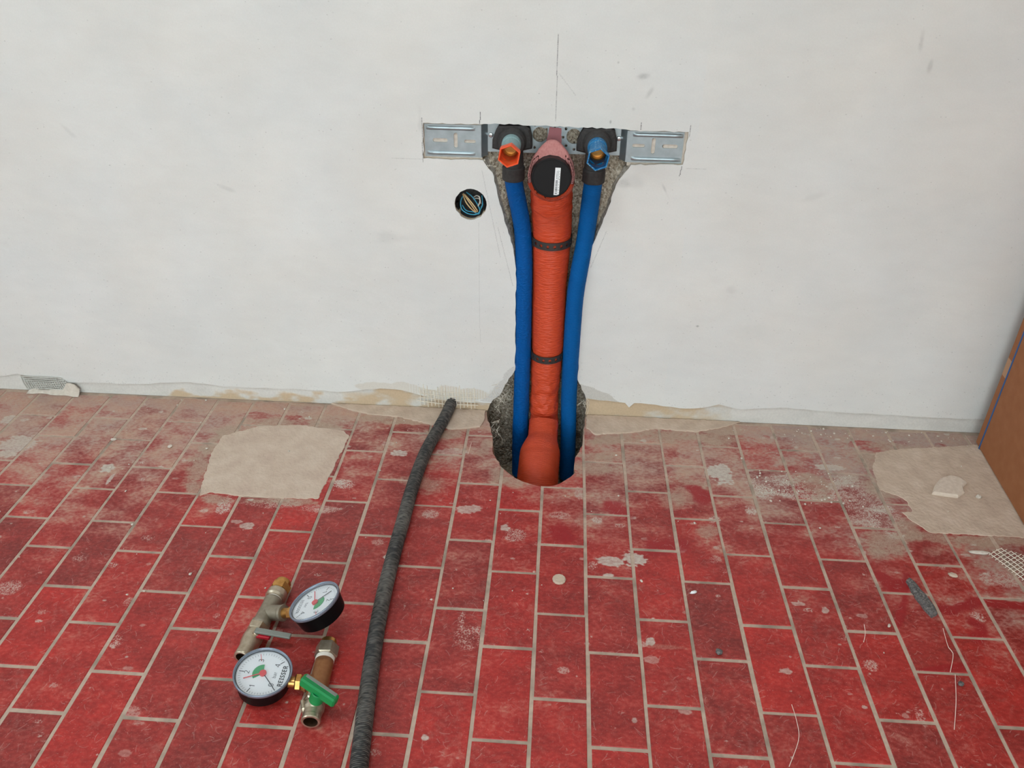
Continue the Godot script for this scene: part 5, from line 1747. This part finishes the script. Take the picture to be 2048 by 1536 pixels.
func build_debris():
	var b := mb()
	b.prism(poly3([Vector2(0.7376, -0.1079), Vector2(0.7500, -0.130), Vector2(0.7713, -0.156), Vector2(0.792, -0.166), Vector2(0.8069, -0.1619), Vector2(0.8170, -0.1450), Vector2(0.8040, -0.1320), Vector2(0.800, -0.114), Vector2(0.7831, -0.1011), Vector2(0.76, -0.104)]), 0.0009, 0.0075, Transform3D.IDENTITY, 0.0026)
	single("plaster_chunk", b, mats.plaster_dusty, Vector3(0.78, 0.0009, -0.13), "flat pale plaster chunk lying on the bare screed beside the cardboard box", "plaster chunk")
	b = mb()
	b.prism(ragged(poly3([Vector2(0.6095, 0.1275), Vector2(0.6165, 0.1215), Vector2(0.6225, 0.1320), Vector2(0.6290, 0.1560), Vector2(0.6345, 0.1830), Vector2(0.6335, 0.1985), Vector2(0.6230, 0.2045), Vector2(0.6160, 0.1850), Vector2(0.6100, 0.1500)]), 0.007, 0.0012, 15), 0.0, 0.0085, Transform3D.IDENTITY, 0.0034)
	single("stone_shard", b, mats.dark_stone, Vector3(0.622, 0, 0.165), "long dark grey stone shard on the red tiles", "stone")
	b = mb()
	b.prism(ragged(circle(Vector2(0.0355, 0.1655), 0.0112, 12), 0.003, 0.0009, 5), 0.0, 0.0035, Transform3D.IDENTITY, 0.0014)
	single("mortar_crumb", b, mats.screed_grey, Vector3(0.0355, 0, 0.1655), "small round grey mortar crumb alone on a red tile", "mortar crumb")
	for q in [[Vector3(0.7600, 0.0022, 0.0480), Vector3(0.036, 0.0045, 0.009), 0.0, "plaster_chip", "plaster_lump", "thin white oval plaster chip beside the mesh scrap", "plaster chip"],
			[Vector3(0.2535, 0.0025, 0.1795), Vector3(0.012, 0.005, 0.005), 0.4, "plaster_chip", "label_white", "tiny bright white plaster chip at a tile joint", "plaster chip"],
			[Vector3(0.2764, 0.0035, 0.2985), Vector3(0.010, 0.008, 0.010), 0.0, "pebble", "dark_stone", "small round grey pebble on a red tile", "pebble"],
			[Vector3(0.693, 0.003, 0.108), Vector3(0.016, 0.006, 0.009), -0.3, "pebble", "screed_grey", "flat pale grey pebble on a red tile near the stone shard", "pebble"],
			[Vector3(0.8235, 0.003, -0.106), Vector3(0.011, 0.007, 0.009), 0.2, "pebble", "plaster_lump", "small crumb touching the pale plaster chunk", "pebble"],
			[Vector3(-0.876, 0.003, -0.155), Vector3(0.011, 0.006, 0.006), 0.2, "plaster_chip", "plaster_lump", "small white chip on the dusty tiles beside the large screed patch", "plaster chip"],
			[Vector3(-0.752, 0.003, -0.141), Vector3(0.010, 0.006, 0.007), 0.8, "plaster_chip", "plaster_lump", "white chip lying just left of the large screed patch", "plaster chip"],
			[Vector3(0.6185, 0.0022, 0.330), Vector3(0.008, 0.005, 0.008), 0.2, "pebble", "dark_stone", "tiny dark pebble on a red tile beside a pale fibre", "pebble"]]:
		b = mb()
		b.rock(q[1], 40 + int(q[0].x * 100), Transform3D(Basis(Vector3.UP, q[2]), q[0]), 0.22, 8)
		single(q[3], b, mats[q[4]], Vector3(q[0].x, 0, q[0].z), q[5], q[6])
	# crumbs too small to tell apart
	b = mb()
	var rnd := RandomNumberGenerator.new()
	rnd.seed = 21
	for k in 230:
		var x := rnd.randf_range(-1.15, 0.86)
		var z := -0.315 + 0.62 * pow(rnd.randf(), 2.2)
		if k < 70:
			x = rnd.randf_range(0.40, 0.62)
			z = rnd.randf_range(-0.16, -0.06)
		elif k < 110:
			x = rnd.randf_range(0.5, 0.88)
			z = rnd.randf_range(-0.318, -0.27)
		if x > -0.14 and x < 0.1 and z < -0.06:
			continue
		var s := 0.0014 + 0.0034 * pow(rnd.randf(), 2.5)
		b.rock(Vector3(s * rnd.randf_range(0.8, 1.7), s * 0.8, s), k, Transform3D(Basis(Vector3.UP, rnd.randf() * TAU), Vector3(x, s * 0.35, z)), 0.25, 4)
	var o := single("plaster_crumbs", b, mats.plaster_lump, Vector3(0, 0, 0), "pale plaster crumbs scattered over the tiles along the wall", "crumbs")
	o.set_meta("kind", "stuff")
	# pale fibres on the tiles
	var fibres := [["long pale curved fibre on the red tiles at the front", [Vector3(0.3655, 0.001, 0.3823), Vector3(0.3660, 0.002, 0.41), Vector3(0.3624, 0.001, 0.4375), Vector3(0.3406, 0.001, 0.4785)]], ["short pale fibre crossing a tile joint", [Vector3(0.5122, 0.001, 0.2264), Vector3(0.508, 0.002, 0.245), Vector3(0.5009, 0.001, 0.2617)]],
		["straight pale fibre on the tiles by the tiny dark pebble", [Vector3(0.6173, 0.001, 0.313), Vector3(0.600, 0.0015, 0.36), Vector3(0.5795, 0.001, 0.4067)]], ["kinked pale fibre on the tiles behind the stone shard", [Vector3(0.6330, 0.001, 0.225), Vector3(0.6265, 0.002, 0.262), Vector3(0.6290, 0.001, 0.275), Vector3(0.6117, 0.001, 0.309)]],
		["pale fibre on the tile beside the broken-out pit", [Vector3(-0.149, 0.001, -0.205), Vector3(-0.150, 0.002, -0.18), Vector3(-0.1515, 0.001, -0.165)]]]
	for q in fibres:
		b = mb()
		b.tube(smooth_path(q[1], 16), 0.0005, 6)
		single("fibre", b, mats.fibre_white, q[1][0], q[0], "fibre", "loose fibres on the tiles")
	# mesh scrap on the tiles at the right
	b = mb()
	var o2 := Vector3(0.7785, 0.0022, 0.0508)
	var ea := Vector3(0.00293, 0, 0.00578)                      # one mesh cell along either direction
	var eb := Vector3(0.00834, 0, -0.00532)
	for j in 9:
		var i0 := maxf(-0.4, (j - 3) * 2.2)
		b.tube([o2 + ea * i0 + eb * j, o2 + ea * (i0 + 6.0) + eb * j + Vector3(0, 0.001, 0), o2 + ea * 13.0 + eb * j], 0.0007, 6)
	for i in 14:
		var j1 := minf(8.3, 3.2 + i / 2.2)
		b.tube([o2 + ea * i - eb * 0.4, o2 + ea * i + eb * j1 * 0.5 + Vector3(0, 0.001, 0), o2 + ea * i + eb * j1], 0.0007, 6)
	single("mesh_scrap", b, mats.mesh_white, Vector3(0.81, 0, 0.08), "scrap of white plaster mesh lying on the red tiles", "mesh")
	# mesh hanging out of the render where the conduit leaves the wall
	b = mb()
	for i in 16:
		var x := -0.272 + i * 0.0078
		var y0 := 0.011 + 0.003 * sin(i * 2.1)
		b.tube([Vector3(x, 0.055 + 0.008 * sin(i * 1.3), ZW + 0.0006), Vector3(x + 0.001, 0.032, ZW + 0.0016), Vector3(x + 0.002, y0, ZW + 0.006)], 0.00075, 6)
	for i in 4:
		var y := 0.0185 + i * 0.0095
		b.tube([Vector3(-0.278 + i * 0.004, y + 0.003, ZW + 0.0018), Vector3(-0.22, y - 0.001, ZW + 0.0052 - i * 0.0011), Vector3(-0.146, y - 0.002, ZW + 0.0018)], 0.00085 if i == 0 else 0.0006, 6)
	single("plaster_mesh", b, mats.mesh_white, Vector3(-0.21, 0.01, ZW), "white plaster mesh hanging from the wall foot over the conduit", "mesh")
	# torn plaster with mesh showing at the far left
	var torn := thing("torn_plaster", Vector3(-1.10, 0.0, ZW), "torn flap of white plaster with grey mesh at the wall foot", "torn plaster")
	b = mb()
	for i in 20:
		var x := -1.158 + i * 0.0052
		b.tube([Vector3(x, 0.040 - 0.010 * absf(sin(i * 0.23)), ZW + 0.0012), Vector3(x + 0.003, 0.024, ZW + 0.0042), Vector3(x + 0.006, 0.008, ZW + 0.0028)], 0.0013, 5)
	for i in 7:
		var y := 0.010 + i * 0.0048
		b.tube([Vector3(-1.160 + 0.003 * (7 - i), y, ZW + 0.0022), Vector3(-1.10, y + 0.001, ZW + 0.0045), Vector3(-1.052 - 0.004 * absf(i - 3), y - 0.001, ZW + 0.0025)], 0.0013, 5)
	part("mesh", b, mats.mesh_grey, torn, "grey glass-fibre mesh")
	b = mb()
	var rows := []
	var inner := []
	var nz := FastNoiseLite.new()
	nz.seed = 5
	nz.frequency = 30.0
	for i in 16:
		var k := i / 15.0
		var row := PackedVector3Array()
		for j in 8:
			var m := j / 7.0
			var x := lerpf(-1.150, -1.030, k)
			var top: float = (0.009 + 0.020 * sstep(0.66, 0.78, k) + 0.005 * nz.get_noise_1d(x)) * sqrt(clampf((1.02 - k) * 9.0, 0.05, 1.0)) * sqrt(clampf(k * 8.0 + 0.1, 0.05, 1.0))
			row.append(Vector3(x, lerpf(0.001, top, m), ZW + 0.003 + 0.010 * (1.0 - m) + 0.004 * sstep(0.6, 1.0, k) + 0.005 * nz.get_noise_2d(x, m * 0.03)))
		rows.append(row)
		inner.append(Vector3(-1.09, 0.0, -2))
	b.sheet(rows, false, inner)
	var back := mb()
	var rows2 := []
	for r in rows:
		var q := PackedVector3Array()
		for p in r:
			q.append(p + Vector3(0, -0.0006, -0.0022))
		rows2.append(q)
	var outer := []
	for r in rows2:
		outer.append(Vector3(-1.09, 0.0, 5))
	b.sheet(rows2, false, outer)
	part("plaster_flap", b, mats.plaster_lump, torn)
	# frayed fibres round the pit and the chase
	for side in 2:
		b = mb()
		var tufts := [[Vector3(-0.102, 0.045, ZW + 0.002), 30, Vector2(0.020, 0.030)], [Vector3(-0.106, -0.005, -0.27), 16, Vector2(0.012, 0.02)], [Vector3(-0.126, 0.542, ZW - 0.002), 6, Vector2(0.006, 0.008)]] if side == 0 else [[Vector3(0.084, 0.035, ZW + 0.004), 14, Vector2(0.008, 0.02)]]
		for q in tufts:
			for k in q[1]:
				var p: Vector3 = q[0] + Vector3(rnd.randf_range(-1, 1) * q[2].x, rnd.randf_range(-1, 1) * q[2].y, rnd.randf_range(-0.004, 0.006))
				var d := Vector3(rnd.randf_range(-1, 1) * 0.8, rnd.randf_range(-1.2, 0.4), rnd.randf_range(-0.2, 0.5)).normalized() * rnd.randf_range(0.006, 0.018)
				b.tube([p, p + d * 0.5 + Vector3(0, 0.001, 0.001), p + d], 0.00035, 5, false)
		o = single("frayed_fibres", b, mats.mesh_white, Vector3(-0.1 if side == 0 else 0.085, 0, ZW), "frayed white mesh fibres sticking out of the pit edge facing the %s" % ("conduit" if side == 0 else "cardboard box"), "fibres")
		o.set_meta("kind", "stuff")
